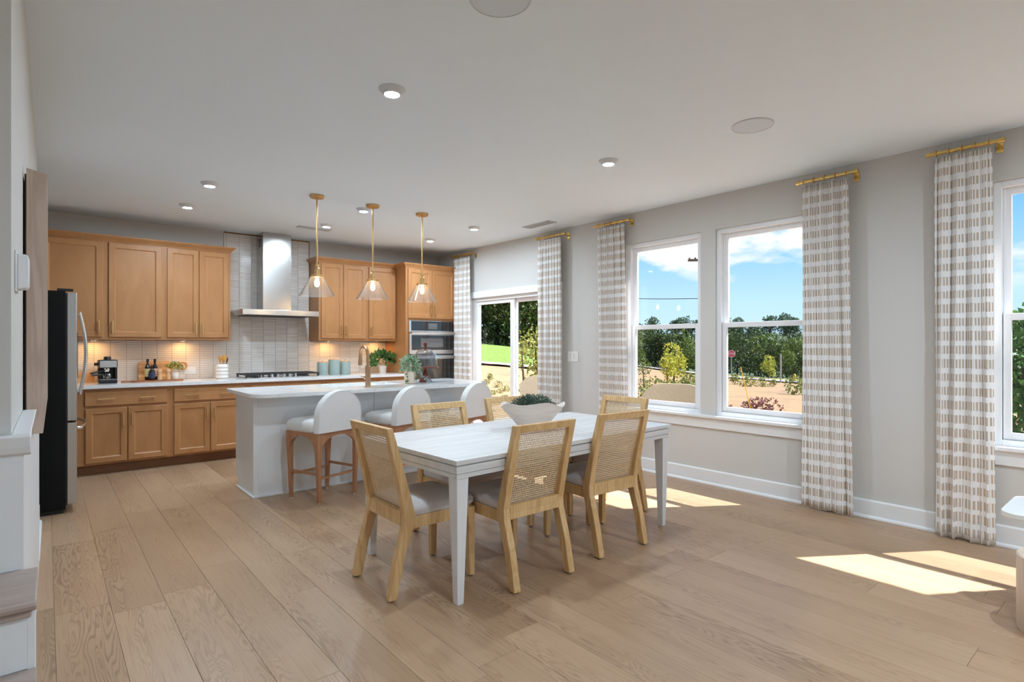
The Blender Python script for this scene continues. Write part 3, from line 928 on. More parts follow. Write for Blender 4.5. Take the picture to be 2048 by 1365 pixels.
# gas cooktop
ck = thing('cooktop', 'stainless gas cooktop with black grates below the hood', 'cooktop', (2.26, 7.30, 0.914))
part(ck, 'tray', MB().box(-.45, .45, -.24, .24, 0.0, 0.012), M['steel'], bevel=0.003)
for gx in (-.30, 0, .30):
    g = MB()
    for xx in (-.135, 0, .135): g.box(gx + xx - .006, gx + xx + .006, -.20, .22, 0.040, 0.055)
    for yy in (-.20, -.07, .07, .21): g.box(gx - .141, gx + .141, yy - .006, yy + .006, 0.040, 0.055)
    for xx in (-.13, .13):
        for yy in (-.19, .20): g.box(gx + xx - .010, gx + xx + .010, yy - .010, yy + .010, 0.012, 0.041)
    part(ck, 'grate', g, M['iron'])
for bx, by in ((-.30, -.09), (-.30, .12), (0, .10), (.30, -.09), (.30, .12)):
    part(ck, 'burner', MB().lathe([(0.05, 0.012), (0.05, 0.02), (0.032, 0.024), (0.032, 0.034), (0, 0.034)], 16, (bx, by)), M['iron'], smooth=40)
for i in range(5):
    part(ck, 'knob', MB().lathe([(0.019, 0.012), (0.019, 0.02), (0.015, 0.05), (0, 0.052)], 14, (-.14 + i * .07, -.205)), M['chrome'], smooth=40)

# refrigerator
fg = thing('refrigerator', 'stainless refrigerator with black sides behind the left wall', 'refrigerator', (0, 0, 0))
FY0, FY1, FXF = 5.605, 6.515, 0.122
part(fg, 'body', MB().box(-0.60, FXF, FY0, FY1, 0.03, 1.745), M['fridge_side'], bevel=0.004)
part(fg, 'door_gasket', MB().box(FXF, FXF + .012, FY0 + .008, FY1 - .008, 0.06, 1.73), M['black'])
part(fg, 'hinge', MB().box(0.07, 0.17, FY0 + .01, FY0 + .05, 1.745, 1.765), M['black'], bevel=0.003)
def fdoor(name, y0, y1, z0, z1):
    return part(fg, name, MB().prism([(FXF + .012, y0), (FXF + .066, y0), (FXF + .072, y0 + .006), (FXF + .072, y1 - .006), (FXF + .066, y1), (FXF + .012, y1)], 'Z', z0, z1), M['steel_v'], bevel=0.002)
ymid = (FY0 + FY1) / 2
for nm, a, b, hy in (('door', FY0, ymid - .003, ymid - .05), ('door', ymid + .003, FY1, ymid + .05)):
    d = fdoor(nm, a, b, 0.725, 1.735)
    pts = [(FXF + .072, hy, 0.92), (FXF + .10, hy, 0.925)] + [(FXF + .105 + .042 * math.sin(PI * t / 12), hy, 0.90 + .70 * t / 12) for t in range(13)] + [(FXF + .10, hy, 1.575), (FXF + .072, hy, 1.58)]
    part(d, 'handle', MB().tube(pts, 0.012, 10), M['chrome'], smooth=50, label='bowed steel handle')
d = fdoor('freezer_drawer', FY0, FY1, 0.07, 0.71)
pts = [(FXF + .072, FY0 + .08, 0.655), (FXF + .10, FY0 + .09, 0.655)] + [(FXF + .10 + .05 * math.sin(PI * t / 12), FY0 + .1 + (FY1 - FY0 - .2) * t / 12, 0.655) for t in range(13)] + [(FXF + .10, FY1 - .09, 0.655), (FXF + .072, FY1 - .08, 0.655)]
part(d, 'handle', MB().tube(pts, 0.013, 10), M['chrome'], smooth=50, label='bowed steel handle')
part(fg, 'dispenser', MB().box(FXF + .066, FXF + .080, FY0 + .12, FY0 + .32, 1.05, 1.42), M['black'], bevel=0.003)
part(fg, 'foot', MB().box(-0.55, 0.11, FY0 + .02, FY1 - .02, 0.0, 0.03), M['black'])

# under-cabinet puck lights
M['puck'] = emit('warm_puck_light', lin(255, 196, 120), 150.0)
for i, (x, lb) in enumerate(((0.40, 'warm puck light under the cabinet above the coffee maker'), (1.24, 'warm puck light under the cabinet above the cutting board'), (2.98, 'warm puck light under the cabinet above the canisters'), (3.70, 'warm puck light under the cabinet above the corner plant'))):
    p = thing('puck_light', lb, 'light', (x, 7.50, UZ0), 0, 'under-cabinet lights')
    part(p, 'rim', MB().lathe([(0.034, 0), (0.034, -.012), (0.028, -.014), (0.028, -.004), (0.0, -.004)], 18), M['steel'], smooth=40)
    part(p, 'lens', MB().lathe([(0.0, -.0115), (0.027, -.0115)], 16, cap0=False, cap1=False), M['puck'], recalc=False)

# ------------------------------------------------------------------ island
IX0, IX1, IY0, IY1 = 1.375, 3.70, 5.11, 5.70
isl = thing('kitchen_island', 'white panelled kitchen island behind the three bar stools', 'island', (0, 0, 0))
part(isl, 'body', MB().box(IX0 + .02, IX1 - .02, IY0 + .02, IY1 - .02, 0.10, 0.880).box(IX0 + .02, IX1 - .02, IY0 + .02, IY1 - .09, 0.0, 0.10), M['trim'])
part(isl, 'end_panel', MB().box(IX0, IX0 + .02, IY0, IY1 - .07, 0, 0.880).box(IX0, IX0 + .02, IY1 - .07, IY1, 0.10, 0.880), M['trim'], bevel=0.001)
part(isl, 'end_panel', MB().box(IX1 - .02, IX1, IY0, IY1 - .07, 0, 0.880).box(IX1 - .02, IX1, IY1 - .07, IY1, 0.10, 0.880), M['trim'], bevel=0.001)
part(isl, 'back_panel', MB().box(IX0 + .02, 2.4905, IY0, IY0 + .02, 0, 0.880), M['trim'], bevel=0.001)
part(isl, 'back_panel', MB().box(2.4945, IX1 - .02, IY0, IY0 + .02, 0, 0.880), M['trim'], bevel=0.001)
part(isl, 'corner_post', MB().box(IX0 - .004, IX0 + .035, IY0 - .004, IY0 + .035, 0, 0.880), M['trim'], bevel=0.001)
part(isl, 'shoe_molding', MB().box(IX0 - .014, IX1 + .014, IY0 - .014, IY0 - .001, 0, 0.02).box(IX0 - .014, IX0 - .001, IY0 - .001, IY1 - .07, 0, 0.02), M['trim'], bevel=0.004)
for i in range(3):
    xa = IX0 + .03 + i * .76
    l_ = [[(xa + q, IY1 - .02 + d, 0.13 + q), (xa + .74 - q, IY1 - .02 + d, 0.13 + q), (xa + .74 - q, IY1 - .02 + d, 0.86 - q), (xa + q, IY1 - .02 + d, 0.86 - q)] for q, d in DOOR_PROF]
    part(isl, 'door', MB().loft(l_, True, True), M['trim'])
# island counter with a sink cut-out
SX0, SX1, SY0, SY1 = 2.12, 2.86, 5.20, 5.58
def slab_with_hole(outline, hole, z0, z1):
    """outline and hole are ccw polylines of equal length"""
    mb = MB(); n = len(outline)
    lo = [(x, y, z0) for x, y in outline]; hi = [(x, y, z1) for x, y in outline]
    hl = [(x, y, z0) for x, y in hole]; hh = [(x, y, z1) for x, y in hole]
    mb.loft([hl, lo, hi, hh, hl], False, False)
    return mb
CX0, CX1, CY0, CY1 = 1.30, 3.775, 4.815, 5.74
outl = rrect(CX0, CX1, CY0, CY1, [0.02, 0.02, 0.17, 0.22], 10)
holl = rrect(SX0, SX1, SY0, SY1, 0.03, 10)
solo('island_countertop', slab_with_hole(outl, holl, 0.8815, 0.914), M['quartz'], 'white quartz island countertop with rounded seating-side corners', 'countertop', smooth=30, bevel=0.002)
sk = thing('sink', 'white undermount sink set into the island countertop', 'sink', (0, 0, 0))
inn = rrect(SX0 - .006, SX1 + .006, SY0 - .006, SY1 + .006, 0.03, 6)
out2 = rrect(SX0 - .02, SX1 + .02, SY0 - .02, SY1 + .02, 0.04, 6)
bowl_ = MB().loft([[(x, y, .8810) for x, y in out2], [(x, y, .8810) for x, y in inn], [(x, y, .70) for x, y in inn]], False, True)
part(sk, 'basin', bowl_, M['steel'], smooth=30)
part(sk, 'drain', MB().lathe([(0.045, 0.702), (0.04, 0.706), (0, 0.704)], 18, (2.5, 5.38)), M['chrome'], smooth=40)

fa = thing('faucet', 'champagne bronze gooseneck faucet on the island', 'faucet', (2.405, 5.06, 0.914))
part(fa, 'base', MB().lathe([(0.030, 0), (0.030, .006), (0.026, .010), (0.025, .20), (0.018, .205)], 20), M['bronze'], smooth=40)
arc = [(0, 0, 0.20), (0, 0, 0.29)] + [(0.0, 0.085 - 0.085 * math.cos(t * PI / 12), 0.29 + 0.10 * math.sin(t * PI / 12)) for t in range(1, 13)]
part(fa, 'neck', MB().tube(arc, 0.0155, 14), M['bronze'], smooth=50)
part(fa, 'spray_head', MB().tube([(0, 0.17, 0.295), (0, 0.172, 0.25), (0, 0.173, 0.205)], [0.0165, 0.019, 0.020], 14), M['bronze'], smooth=50)
lv = MB().tube([(0, 0.02, 0.085), (0, 0.06, 0.085)], 0.017, 12).tube([(0, 0.052, 0.09), (-0.02, 0.115, 0.098)], 0.006, 8)
part(fa, 'lever', lv, M['bronze'], smooth=50)

# ------------------------------------------------------------------ bar stools
def arch_panel(w, z0, z1, thick, leg_top, leg_bot, rise, axis):
    """apron with an arched underside between two legs"""
    pts = [(-w, z1), (-w, z0)]
    n = 14
    for i in range(n + 1):
        a = PI * i / n
        pts.append((-(w - .004) * math.cos(a), z0 + (rise) * math.sin(a) ** 0.8 if 0 < i < n else z0))
    pts += [(w, z0), (w, z1)]
    # de-duplicate neighbours
    out = [pts[0]]
    for p in pts[1:]:
        if (Vector(p) - Vector(out[-1])).length > 1e-5: out.append(p)
    return out
def make_stool():
    t = thing('bar_stool', '', 'stool', (0, 0, 0), 0, 'white bar stools at the island')
    W, D = 0.2275, 0.205
    # legs, tapered
    for sx in (-1, 1):
        for sy in (-1, 1):
            mb = MB()
            xo, yo = sx * W, sy * D
            def sq(z, s, inx, iny):
                xa, ya = xo - sx * inx, yo - sy * iny
                q = [(xa, ya), (xa - sx * s, ya), (xa - sx * s, ya - sy * s), (xa, ya - sy * s)]
                return [(x, y, z) for x, y in q]
            mb.loft([sq(0.008, .027, .022, .012), sq(0.30, .036, .010, .006), sq(0.50, .044, .0, .0), sq(0.588, .050, .0, .0)])
            part(t, 'leg', mb, M['stool_wood'], bevel=0.002)
            part(t, 'glide', MB().lathe([(0.010, 0), (0.010, 0.009)], 10, (xo - sx * .036, yo - sy * .026)), M['boucle'])
    def arch_face(L):
        n = 16; z0, z1, zt = 0.44, 0.588, 0.555
        top = [(-L + 2 * L * i / n, z1) for i in range(n + 1)]
        bot = []
        for i in range(n + 1):
            a = PI * i / n
            bot.append((-L * math.cos(a), z0 + (zt - z0) * math.sin(a)))
        return top, bot
    for sy in (-1, 1):
        top, bot = arch_face(W - .046)
        ya, yb = sy * (D - .004), sy * (D - .026)
        mb = MB().loft([[(x, ya, z) for x, z in top], [(x, ya, z) for x, z in bot], [(x, yb, z) for x, z in bot], [(x, yb, z) for x, z in top], [(x, ya, z) for x, z in top]], False, False, closed=False)
        part(t, 'apron', mb, M['stool_wood'])
    for sx in (-1, 1):
        top, bot = arch_face(D - .046)
        xa, xb = sx * (W - .004), sx * (W - .026)
        mb = MB().loft([[(xa, y, z) for y, z in top], [(xa, y, z) for y, z in bot], [(xb, y, z) for y, z in bot], [(xb, y, z) for y, z in top], [(xa, y, z) for y, z in top]], False, False, closed=False)
        part(t, 'apron', mb, M['stool_wood'])
    part(t, 'stretcher', MB().box(-W + .03, W - .03, D - .034, D - .016, 0.20, 0.218), M['bronze'], label='metal foot rail')
    part(t, 'stretcher', MB().box(-W + .03, W - .03, -D + .016, -D + .034, 0.20, 0.218), M['bronze'])
    for sx in (-1, 1):
        part(t, 'stretcher', MB().box(sx * (W - .024) - .008, sx * (W - .024) + .008, -D + .03, D - .03, 0.235, 0.255), M['stool_wood'])
    # seat cushion
    loops = []
    for z, q in ((0.588, 0.004), (0.60, -0.004), (0.645, -0.006), (0.672, 0.004), (0.688, 0.03), (0.694, 0.075)):
        loops.append([(x, y, z) for x, y in rrect(-W + q, W - q, -D + .045 + max(q, 0), D - q + .012, max(0.02, .05 - abs(q) * .2), 5)])
    part(t, 'seat', MB().loft(loops), M['boucle'], smooth=60)
    # arched back: outline extruded, front edge rounded
    n = 22; hw, zb, zs, zt = W + .002, 0.588, 0.725, 0.935
    outl = [(-hw, zb), (-hw, zs)] + [(-hw * math.cos(PI * i / n), zs + (zt - zs) * math.sin(PI * i / n)) for i in range(1, n)] + [(hw, zs), (hw, zb)]
    cx, cz = 0, 0.72
    def inset(q): return [(cx + (x - cx) * (1 - q / hw), zb if z == zb else cz + (z - cz) * (1 - q / .21)) for x, z in outl]
    lp = []
    for yy, q in ((-D - .014, .010), (-D - .012, .003), (-D - .004, 0), (-D + .045, 0), (-D + .056, .004), (-D + .060, .014)):
        lp.append([(x, yy - 0.02 * (z - zb) / .35, z) for x, z in inset(q)])
    bk = part(t, 'backrest', MB().loft(lp), M['boucle'], smooth=60)
    pip = [(x, -D - .0125 - 0.02 * (z - zb) / .35, z) for x, z in inset(.004)]
    part(bk, 'piping', MB().tube(pip, 0.0035, 6), M['boucle'], smooth=60)
    return t
stool = make_stool()
SA = R(18.5)
stool.location = (1.869, 4.815, 0); stool.rotation_euler[2] = SA
stool['label'] = 'white arched bar stool at the left end of the island, nearest the camera'
dup(stool, (2.588, 4.815, 0), R(17), 'middle white arched bar stool of the three at the island')
dup(stool, (3.335, 4.815, 0), R(17), 'white arched bar stool at the far right end of the island')

# ------------------------------------------------------------------ dining table
TBL, TBW, TBH = 1.945, 1.005, 0.742
tb = thing('dining_table', 'whitewashed rectangular dining table with tapered legs', 'table', (1.574, 2.316, 0), R(2.3))
seams = [0.0, 0.70, 1.20, TBL]
LAYERS = ((TBH - .032, TBH - .024, .016), (TBH - .068, TBH - .032, .006), (TBH - .072, TBH - .068, .013), (TBH - .094, TBH - .072, .008))
for i in range(3):
    a_, b_ = seams[i] + (.0012 if i else 0), seams[i + 1] - (.0012 if i < 2 else 0)
    part(tb, 'tabletop_leaf', MB().box(a_, b_, 0, TBW, TBH - .024, TBH), M['table_white'], bevel=0.002)
    for y, sy in ((0, 1), (TBW, -1)):
        ap = MB()
        for z0, z1, ins in LAYERS:
            ya, yb = y + sy * ins, y + sy * (ins + .026)
            ap.box(a_ + (0 if i else ins), b_ - (0 if i < 2 else ins), min(ya, yb), max(ya, yb), z0, z1)
        part(tb, 'apron', ap, M['table_white'])
for x, sx in ((0, 1), (TBL, -1)):
    ap = MB()
    for z0, z1, ins in LAYERS:
        xa, xb = x + sx * ins, x + sx * (ins + .026)
        ap.box(min(xa, xb), max(xa, xb), ins + .0262, TBW - ins - .0262, z0, z1)
    part(tb, 'apron', ap, M['table_leg'])
for x, sx in ((.012, 1), (TBL - .012, -1)):
    for y, sy in ((.012, 1), (TBW - .012, -1)):
        def sq(z, s, o):
            q = [(x + sx * o, y + sy * o), (x + sx * (o + s), y + sy * o), (x + sx * (o + s), y + sy * (o + s)), (x + sx * o, y + sy * (o + s))]
            return [(px, py, z) for px, py in q]
        part(tb, 'leg', MB().loft([sq(0.0, .038, .016), sq(0.02, .040, .015), sq(TBH - .094, .074, .0), ]), M['table_leg'], bevel=0.002)

# ------------------------------------------------------------------ cane-back dining chairs
def cane_mesh(w, h, z0, yline):
    """open octagonal cane weave in a w x h panel; yline(z) gives depth"""
    p = 0.0125
    nx, nz = int(w / p), int(h / p)
    px, pz = w / nx, h / nz
    mb = MB()
    for side in (0.0, 0.0022):
        for i in range(nx):
            for j in range(nz):
                cx, cz = -w / 2 + (i + .5) * px, z0 + (j + .5) * pz
                b = len(mb.v)
                hx, hz = px / 2, pz / 2
                for sxx, szz in ((-1, -1), (0, -1), (1, -1), (1, 0), (1, 1), (0, 1), (-1, 1), (-1, 0)):
                    z = cz + szz * hz
                    mb.v.append((cx + sxx * hx, yline(z) + side, z))
                for k in range(8):
                    a = -PI * .75 + k * PI / 4
                    r = 0.0047
                    z = cz + r * math.sin(a)
                    mb.v.append((cx + r * math.cos(a), yline(z) + side, z))
                for k in range(8):
                    kk = (k + 1) % 8
                    q = (b + k, b + kk, b + 8 + kk, b + 8 + k)
                    mb.face(*(q if side else reversed(q)))
    return mb.mesh('cane_panel', M['cane'], recalc=False)

def make_chair():
    t = thing('dining_chair', '', 'chair', (0, 0, 0), 0, 'cane-back chairs around the dining table')
    HW = 0.228
    # local +y is forward; y = 0 is the rear foot
    rear = [(0.0, 0.000), (0.20, 0.038), (0.375, 0.088), (0.43, 0.092), (0.60, 0.058), (0.895, -0.012)]
    dep = [0.046, 0.050, 0.060, 0.062, 0.050, 0.034]
    wid = 0.044
    def back_y(z):
        for (za, ya), (zb, yb) in zip(rear, rear[1:]):
            if za <= z <= zb: return ya + (yb - ya) * (z - za) / (zb - za)
        return rear[-1][1]
    def dep_z(z):
        for i in range(len(rear) - 1):
            if rear[i][0] <= z <= rear[i + 1][0]: return dep[i] + (dep[i + 1] - dep[i]) * (z - rear[i][0]) / (rear[i + 1][0] - rear[i][0])
        return dep[-1]
    for s in (-1, 1):
        xa, xb = sorted((s * HW, s * (HW - wid)))
        loops = [[(xa, y, z + (.008 if z == 0 else 0)), (xb, y, z + (.008 if z == 0 else 0)), (xb, y + d, z + (.008 if z == 0 else 0)), (xa, y + d, z + (.008 if z == 0 else 0))] for (z, y), d in zip(rear, dep)]
        part(t, 'leg', MB().loft(loops), M['chair_wood'], bevel=0.004)
        part(t, 'glide', MB().lathe([(0.011, 0), (0.011, 0.009)], 10, (s * (HW - .022), 0.022)), M['dark_wood'])
        xo = s * (HW - .006)
        fl = []
        for z, q in ((0.008, .036), (0.30, .042), (0.40, .044)):
            x0_, x1_ = sorted((xo, xo - s * q))
            fl.append([(x0_, 0.545 - q, z), (x1_, 0.545 - q, z), (x1_, 0.545, z), (x0_, 0.545, z)])
        part(t, 'leg', MB().loft(fl), M['chair_wood'], bevel=0.004)
        part(t, 'glide', MB().lathe([(0.011, 0), (0.011, 0.009)], 10, (xo - s * .018, 0.527)), M['dark_wood'])
        x0_, x1_ = sorted((s * (HW - .008), s * (HW - .030)))
        part(t, 'seat_rail', MB().box(x0_, x1_, 0.14, 0.505, 0.352, 0.415), M['chair_wood'], bevel=0.002)
    part(t, 'seat_rail', MB().box(-HW + .048, HW - .048, 0.515, 0.540, 0.352, 0.415), M['chair_wood'], bevel=0.002)
    part(t, 'back_rail', MB().loft([[(-HW + wid, back_y(z), z), (HW - wid, back_y(z), z), (HW - wid, back_y(z) + .030, z), (-HW + wid, back_y(z) + .030, z)] for z in (0.370, 0.40, 0.445)]), M['chair_wood'], bevel=0.002)
    part(t, 'top_rail', MB().loft([[(-HW + wid, back_y(z), z), (HW - wid, back_y(z), z), (HW - wid, back_y(z) + dep_z(z), z), (-HW + wid, back_y(z) + dep_z(z), z)] for z in (0.852, 0.894)]), M['chair_wood'], bevel=0.002)
    part(t, 'cane_panel', cane_mesh(2 * (HW - wid), 0.407, 0.445, lambda z: back_y(z) + dep_z(z) * 0.55), None, label='open woven cane back panel')
    loops = []
    for z, q in ((0.405, .008), (0.425, -.004), (0.448, -.006), (0.466, .006), (0.480, .045), (0.486, .11)):
        loops.append([(x, y, z) for x, y in rrect(-HW + .016 + q, HW - .016 - q, 0.128 + max(q, 0), 0.548 - q, .03, 4)])
    part(t, 'seat', MB().loft(loops), M['fabric_grey'], smooth=60, label='grey linen seat cushion')
    return t
chair = make_chair()
chair.location = (2.127, 2.250, 0)
chair['label'] = 'cane-back chair on the near side of the table, left one'
dup(chair, (2.838, 2.272, 0), R(-3), 'cane-back chair on the near side of the table, right one')
dup(chair, (1.345, 2.815, 0), R(-90), 'cane-back chair at the left head of the table, facing right')
dup(chair, (2.226, 3.515, 0), R(180), 'cane-back chair on the far side of the table, left one')
dup(chair, (2.915, 3.56, 0), R(180), 'cane-back chair on the far side of the table, behind the bowl')
dup(chair, (3.685, 2.945, 0), R(90), 'cane-back chair at the window end of the table')

# ------------------------------------------------------------------ leaves and plants
def leaf(mb, p, d, up, ln, wd, fold=0.15):
    d = d.normalized(); sd = d.cross(up)
    if sd.length < 1e-4: sd = d.orthogonal()
    sd.normalize(); nn = sd.cross(d)
    b = len(mb.v)
    q = [p, p + d * ln * .45 + sd * wd * .5 + nn * ln * fold * .5, p + d * ln, p + d * ln * .45 - sd * wd * .5 + nn * ln * fold * .5]
    mb.v += [tuple(x) for x in q]
    mb.face(b, b + 1, b + 2, b + 3)
def rvec(rn):
    while True:
        v = Vector((rn.uniform(-1, 1), rn.uniform(-1, 1), rn.uniform(-1, 1)))
        if 0.05 < v.length < 1: return v.normalized()
def bush(seed, n, rx, ry, rz, ln, wd, zc=0.0, flat=0.0, low=-0.2):
    rn = random.Random(seed); mb = MB()
    for _ in range(n):
        v = rvec(rn)
        if v.z < low: v.z = abs(v.z)
        rr = rn.uniform(.45, 1.0)
        p = Vector((v.x * rx * rr, v.y * ry * rr, zc + v.z * rz * rr))
        d = (v + rvec(rn) * .8 + Vector((0, 0, .2 - flat))).normalized()
        leaf(mb, p, d, rvec(rn), ln * rn.uniform(.7, 1.25), wd * rn.uniform(.7, 1.2))
    return mb
def vine(mb, rn, pts, ln, wd, n):
    for i in range(n):
        t = i / n * (len(pts) - 1); k = int(t); f = t - k
        p = Vector(pts[k]).lerp(Vector(pts[min(k + 1, len(pts) - 1)]), f) + rvec(rn) * ln * .5
        leaf(mb, p, rvec(rn) + Vector((0, 0, -.3)), rvec(rn), ln * rn.uniform(.7, 1.2), wd)

# wavy bowl of moss on the table
bw = thing('decorative_bowl', 'pale wavy-rimmed wooden bowl filled with grey-green moss on the dining table', 'bowl', (2.575, 2.86, 0.7425), R(-38))
n = 48
def rim(a):      # a = -90 deg faces the camera; one high lobe left of the middle, rising again to the right tip
    return 0.172 - 0.010 * math.sin(a) + 0.011 * math.sin(5 * a + 1.2) + 0.006 * math.sin(3 * a + 0.4)
def ring(fx, fy, z=None, w=0.0):
    cs = [(math.copysign(abs(math.cos(2 * PI * i / n)) ** .82, math.cos(2 * PI * i / n)), math.copysign(abs(math.sin(2 * PI * i / n)) ** .82, math.sin(2 * PI * i / n))) for i in range(n)]
    return [(fx * cs[i][0], fy * cs[i][1], (z if z is not None else rim(2 * PI * i / n)) if not w else z + w * (rim(2 * PI * i / n) - 0.172)) for i in range(n)]
loops = [ring(.075, .06, 0.0), ring(.105, .075, .030, .1), ring(.150, .098, .085, .4), ring(.195, .120, .135, .75), ring(.222, .132), ring(.216, .126), ring(.185, .110, .130, .7), ring(.14, .09, .085, .4), ring(.09, .065, .03, .1)]
part(bw, 'bowl_body', MB().loft(loops), M['bowl'], smooth=60)
part(bw, 'moss', bush(11, 2600, .160, .088, .090, .020, .008, .142, low=-.03), M['moss'], kind='stuff', recalc=False)

# trailing plant on the island
pt = thing('potted_plant', 'trailing variegated plant in a blush pot on the island', 'plant', (2.945, 5.20, 0.914))
part(pt, 'pot', MB().lathe([(0.050, 0), (0.057, .004), (0.060, .125), (0.054, .125), (0.052, .105), (0, .105)], 28), M['pot_beige'], smooth=40)
part(pt, 'soil', MB().lathe([(0.052, .106), (0, .112)], 20), M['soil'])
part(pt, 'foliage', bush(21, 420, .105, .105, .105, .036, .024, .185, low=-.5), M['leaf_pale'], kind='stuff', recalc=False)
rn = random.Random(4); mb = MB()
vine(mb, rn, [(.05, 0, .15), (.12, -.02, .10), (.17, -.03, .05), (.215, -.04, .012)], .026, .017, 70)
part(pt, 'trailing_stem', mb, M['leaf_blue'], recalc=False, label='blue-green trailing leaves')
mb = MB()
vine(mb, rn, [(-.05, -.03, .13), (-.066, -.04, .08), (-.07, -.05, .03), (-.05, -.08, .012)], .026, .018, 22)
part(pt, 'trailing_stem', mb, M['leaf'], recalc=False)
mb = MB()
vine(mb, rn, [(.02, -.055, .13), (.035, -.068, .08), (.02, -.072, .05)], .024, .016, 14)
part(pt, 'trailing_stem', mb, M['leaf'], recalc=False)

# cake stand with glass dome
cs_ = thing('cake_stand', 'glass cake dome on a dark red wood stand on the island', 'cake stand', (3.205, 5.32, 0.914))
part(cs_, 'foot', MB().lathe([(0.070, 0), (0.070, .010), (0.045, .055), (0.024, .10), (0.018, .135), (0.03, .15)], 28), M['redwood'], smooth=40)
part(cs_, 'plate', MB().lathe([(0.03, .150), (0.145, .156), (0.150, .163), (0.145, .170), (0, .168)], 40), M['redwood'], smooth=40)
part(cs_, 'dome', MB().lathe([(0.128, .171), (0.128, .25), (0.120, .295), (0.095, .335), (0.055, .358), (0.0, .366)], 40, cap0=False), M['dome_glass'], smooth=70, label='clear glass dome')
part(cs_, 'knob', MB().lathe([(0.016, .364), (0.012, .385), (0.020, .410), (0.022, .425), (0.014, .434), (0, .435)], 20), M['redwood'], smooth=50)

# corner plant on the back counter
cp = thing('potted_plant', 'leafy green plant in a cream pot by the oven tower', 'plant', (3.735, 7.38, 0.914))
part(cp, 'pot', MB().lathe([(0.045, 0), (0.062, .11), (0.055, .11), (0, .095)], 24), M['pot_beige'], smooth=40)
part(cp, 'foliage', bush(31, 170, .19, .15, .14, .085, .046, .165, low=-.3), M['leaf_dark'], kind='stuff', recalc=False)

# canisters
def canister(x, h, r, lb):
    c = thing('canister', lb, 'canister', (x, 7.36, 0.914), 0, 'grey-green canisters')
    part(c, 'jar', MB().lathe([(r * .96, 0), (r, .004), (r, h - .006), (r * .97, h)], 28), M['celadon'], smooth=40)
    part(c, 'lid', MB().lathe([(r * .93, h), (r * .93, h + .012), (r * .6, h + .014), (0.012, h + .014), (0.012, h + .024), (0, h + .026)], 24), M['mill'], smooth=40)
canister(2.846, 0.170, .070, 'left grey-green canister with wooden lid beside the cooktop')
canister(3.006, 0.200, .076, 'tallest grey-green canister with wooden lid, in the middle')
canister(3.165, 0.178, .068, 'right grey-green canister with wooden lid, nearest the faucet')

# utensil crock
uc = thing('utensil_crock', 'white rippled crock of wooden spoons left of the cooktop', 'crock', (1.635, 7.40, 0.914))
pr = [(0.058, 0)]
for i in range(4):
    zb = i * .042
    pr += [(0.068, zb + .008), (0.072, zb + .020), (0.068, zb + .032), (0.060, zb + .041)]
pr += [(0.058, .176), (0.050, .176), (0.048, .02), (0, .018)]
part(uc, 'jar', MB().lathe(pr, 30), M['ceramic'], smooth=60)
def utensil(nm, dx, dy, ax, ay, ln, mat, lb, fork=False):
    u = MB()
    tip = Vector((dx + ax * ln, dy + ay * ln, 0.03 + ln))
    a = Vector((dx, dy, 0.03))
    u.tube([a, a.lerp(tip, .75)], 0.005, 8)
    M_ = Matrix.Translation(a.lerp(tip, .88)) @ (tip - a).to_track_quat('Z', 'Y').to_matrix().to_4x4()
    s0 = len(u.v)
    u.lathe([(0.004, -.045), (0.020, -.02), (0.026, .005), (0.020, .03), (0.004, .042)], 14)
    u.xf(Matrix.Diagonal((1, .25, 1, 1)), s0); u.xf(M_, s0)
    solo(nm, u, mat, lb, 'utensil', (1.635, 7.40, 0.914), 0, 'wooden utensils in the crock', smooth=50)
utensil('wooden_spoon', -.01, -.01, -.10, -.05, .235, M['spoon'], 'bamboo spoon leaning left in the white crock')
utensil('wooden_spoon', .01, -.015, .02, -.08, .245, M['spoon'], 'bamboo spoon upright in front in the white crock')
utensil('wooden_spoon', 0, .012, .06, .03, .24, M['spoon'], 'bamboo spoon at the back of the white crock')
utensil('wooden_spoon', .014, .004, .20, -.02, .215, M['dark_wood'], 'dark wooden spoon leaning right in the white crock')
utensil('wooden_spoon', .006, -.006, .27, .04, .215, M['mill'], 'pale wooden spatula leaning far right in the white crock')

# coffee maker
cm = thing('coffee_maker', 'black and steel espresso machine beside the refrigerator handle', 'coffee maker', (0.51, 7.39, 0.914))
cm.scale = (0.84, 1.0, 0.95)
part(cm, 'base', MB().box(-.095, .095, -.15, .10, 0, .045), M['black'], bevel=0.012)
part(cm, 'tower', MB().box(-.095, .095, .0, .10, .045, .17), M['black'], bevel=0.006)
part(cm, 'side_post', MB().box(.070, .095, -.12, .02, .045, .17), M['black'], bevel=0.004)
part(cm, 'head', MB().box(-.098, .098, -.13, .10, .17, .262), M['black'], bevel=0.012)
part(cm, 'front_plate', MB().box(-.088, .088, -.136, -.128, .178, .250), M['steel'], bevel=0.003)
part(cm, 'lid_cap', MB().lathe([(0.040, .262), (0.040, .285), (0.034, .296), (0, .296)], 20, (0, -.02)), M['black'], smooth=40)
part(cm, 'steam_knob', MB().tube([(-.098, -.06, .215), (-.140, -.06, .215)], 0.018, 14), M['black'], smooth=40)
part(cm, 'brew_head', MB().lathe([(0.036, .17), (0.036, .14), (0.026, .125), (0, .125)], 20, (-.005, -.075)), M['chrome'], smooth=40)
part(cm, 'portafilter', MB().tube([(-.03, -.085, .142), (-.18, -.115, .118)], [0.008, 0.012], 10), M['black'], smooth=40)
cf = part(cm, 'carafe', MB().lathe([(0.040, .047), (0.048, .055), (0.050, .085), (0.042, .105), (0.042, .108)], 22, (0, -.075), cap1=False), M['dome_glass'], smooth=50)
part(cf, 'handle', MB().tube([(-.045, -.085, .10), (-.165, -.11, .094)], 0.010, 10), M['black'], smooth=40)
part(cm, 'drip_tray', MB().box(-.08, .066, -.145, -.01, .045, .049), M['steel'])

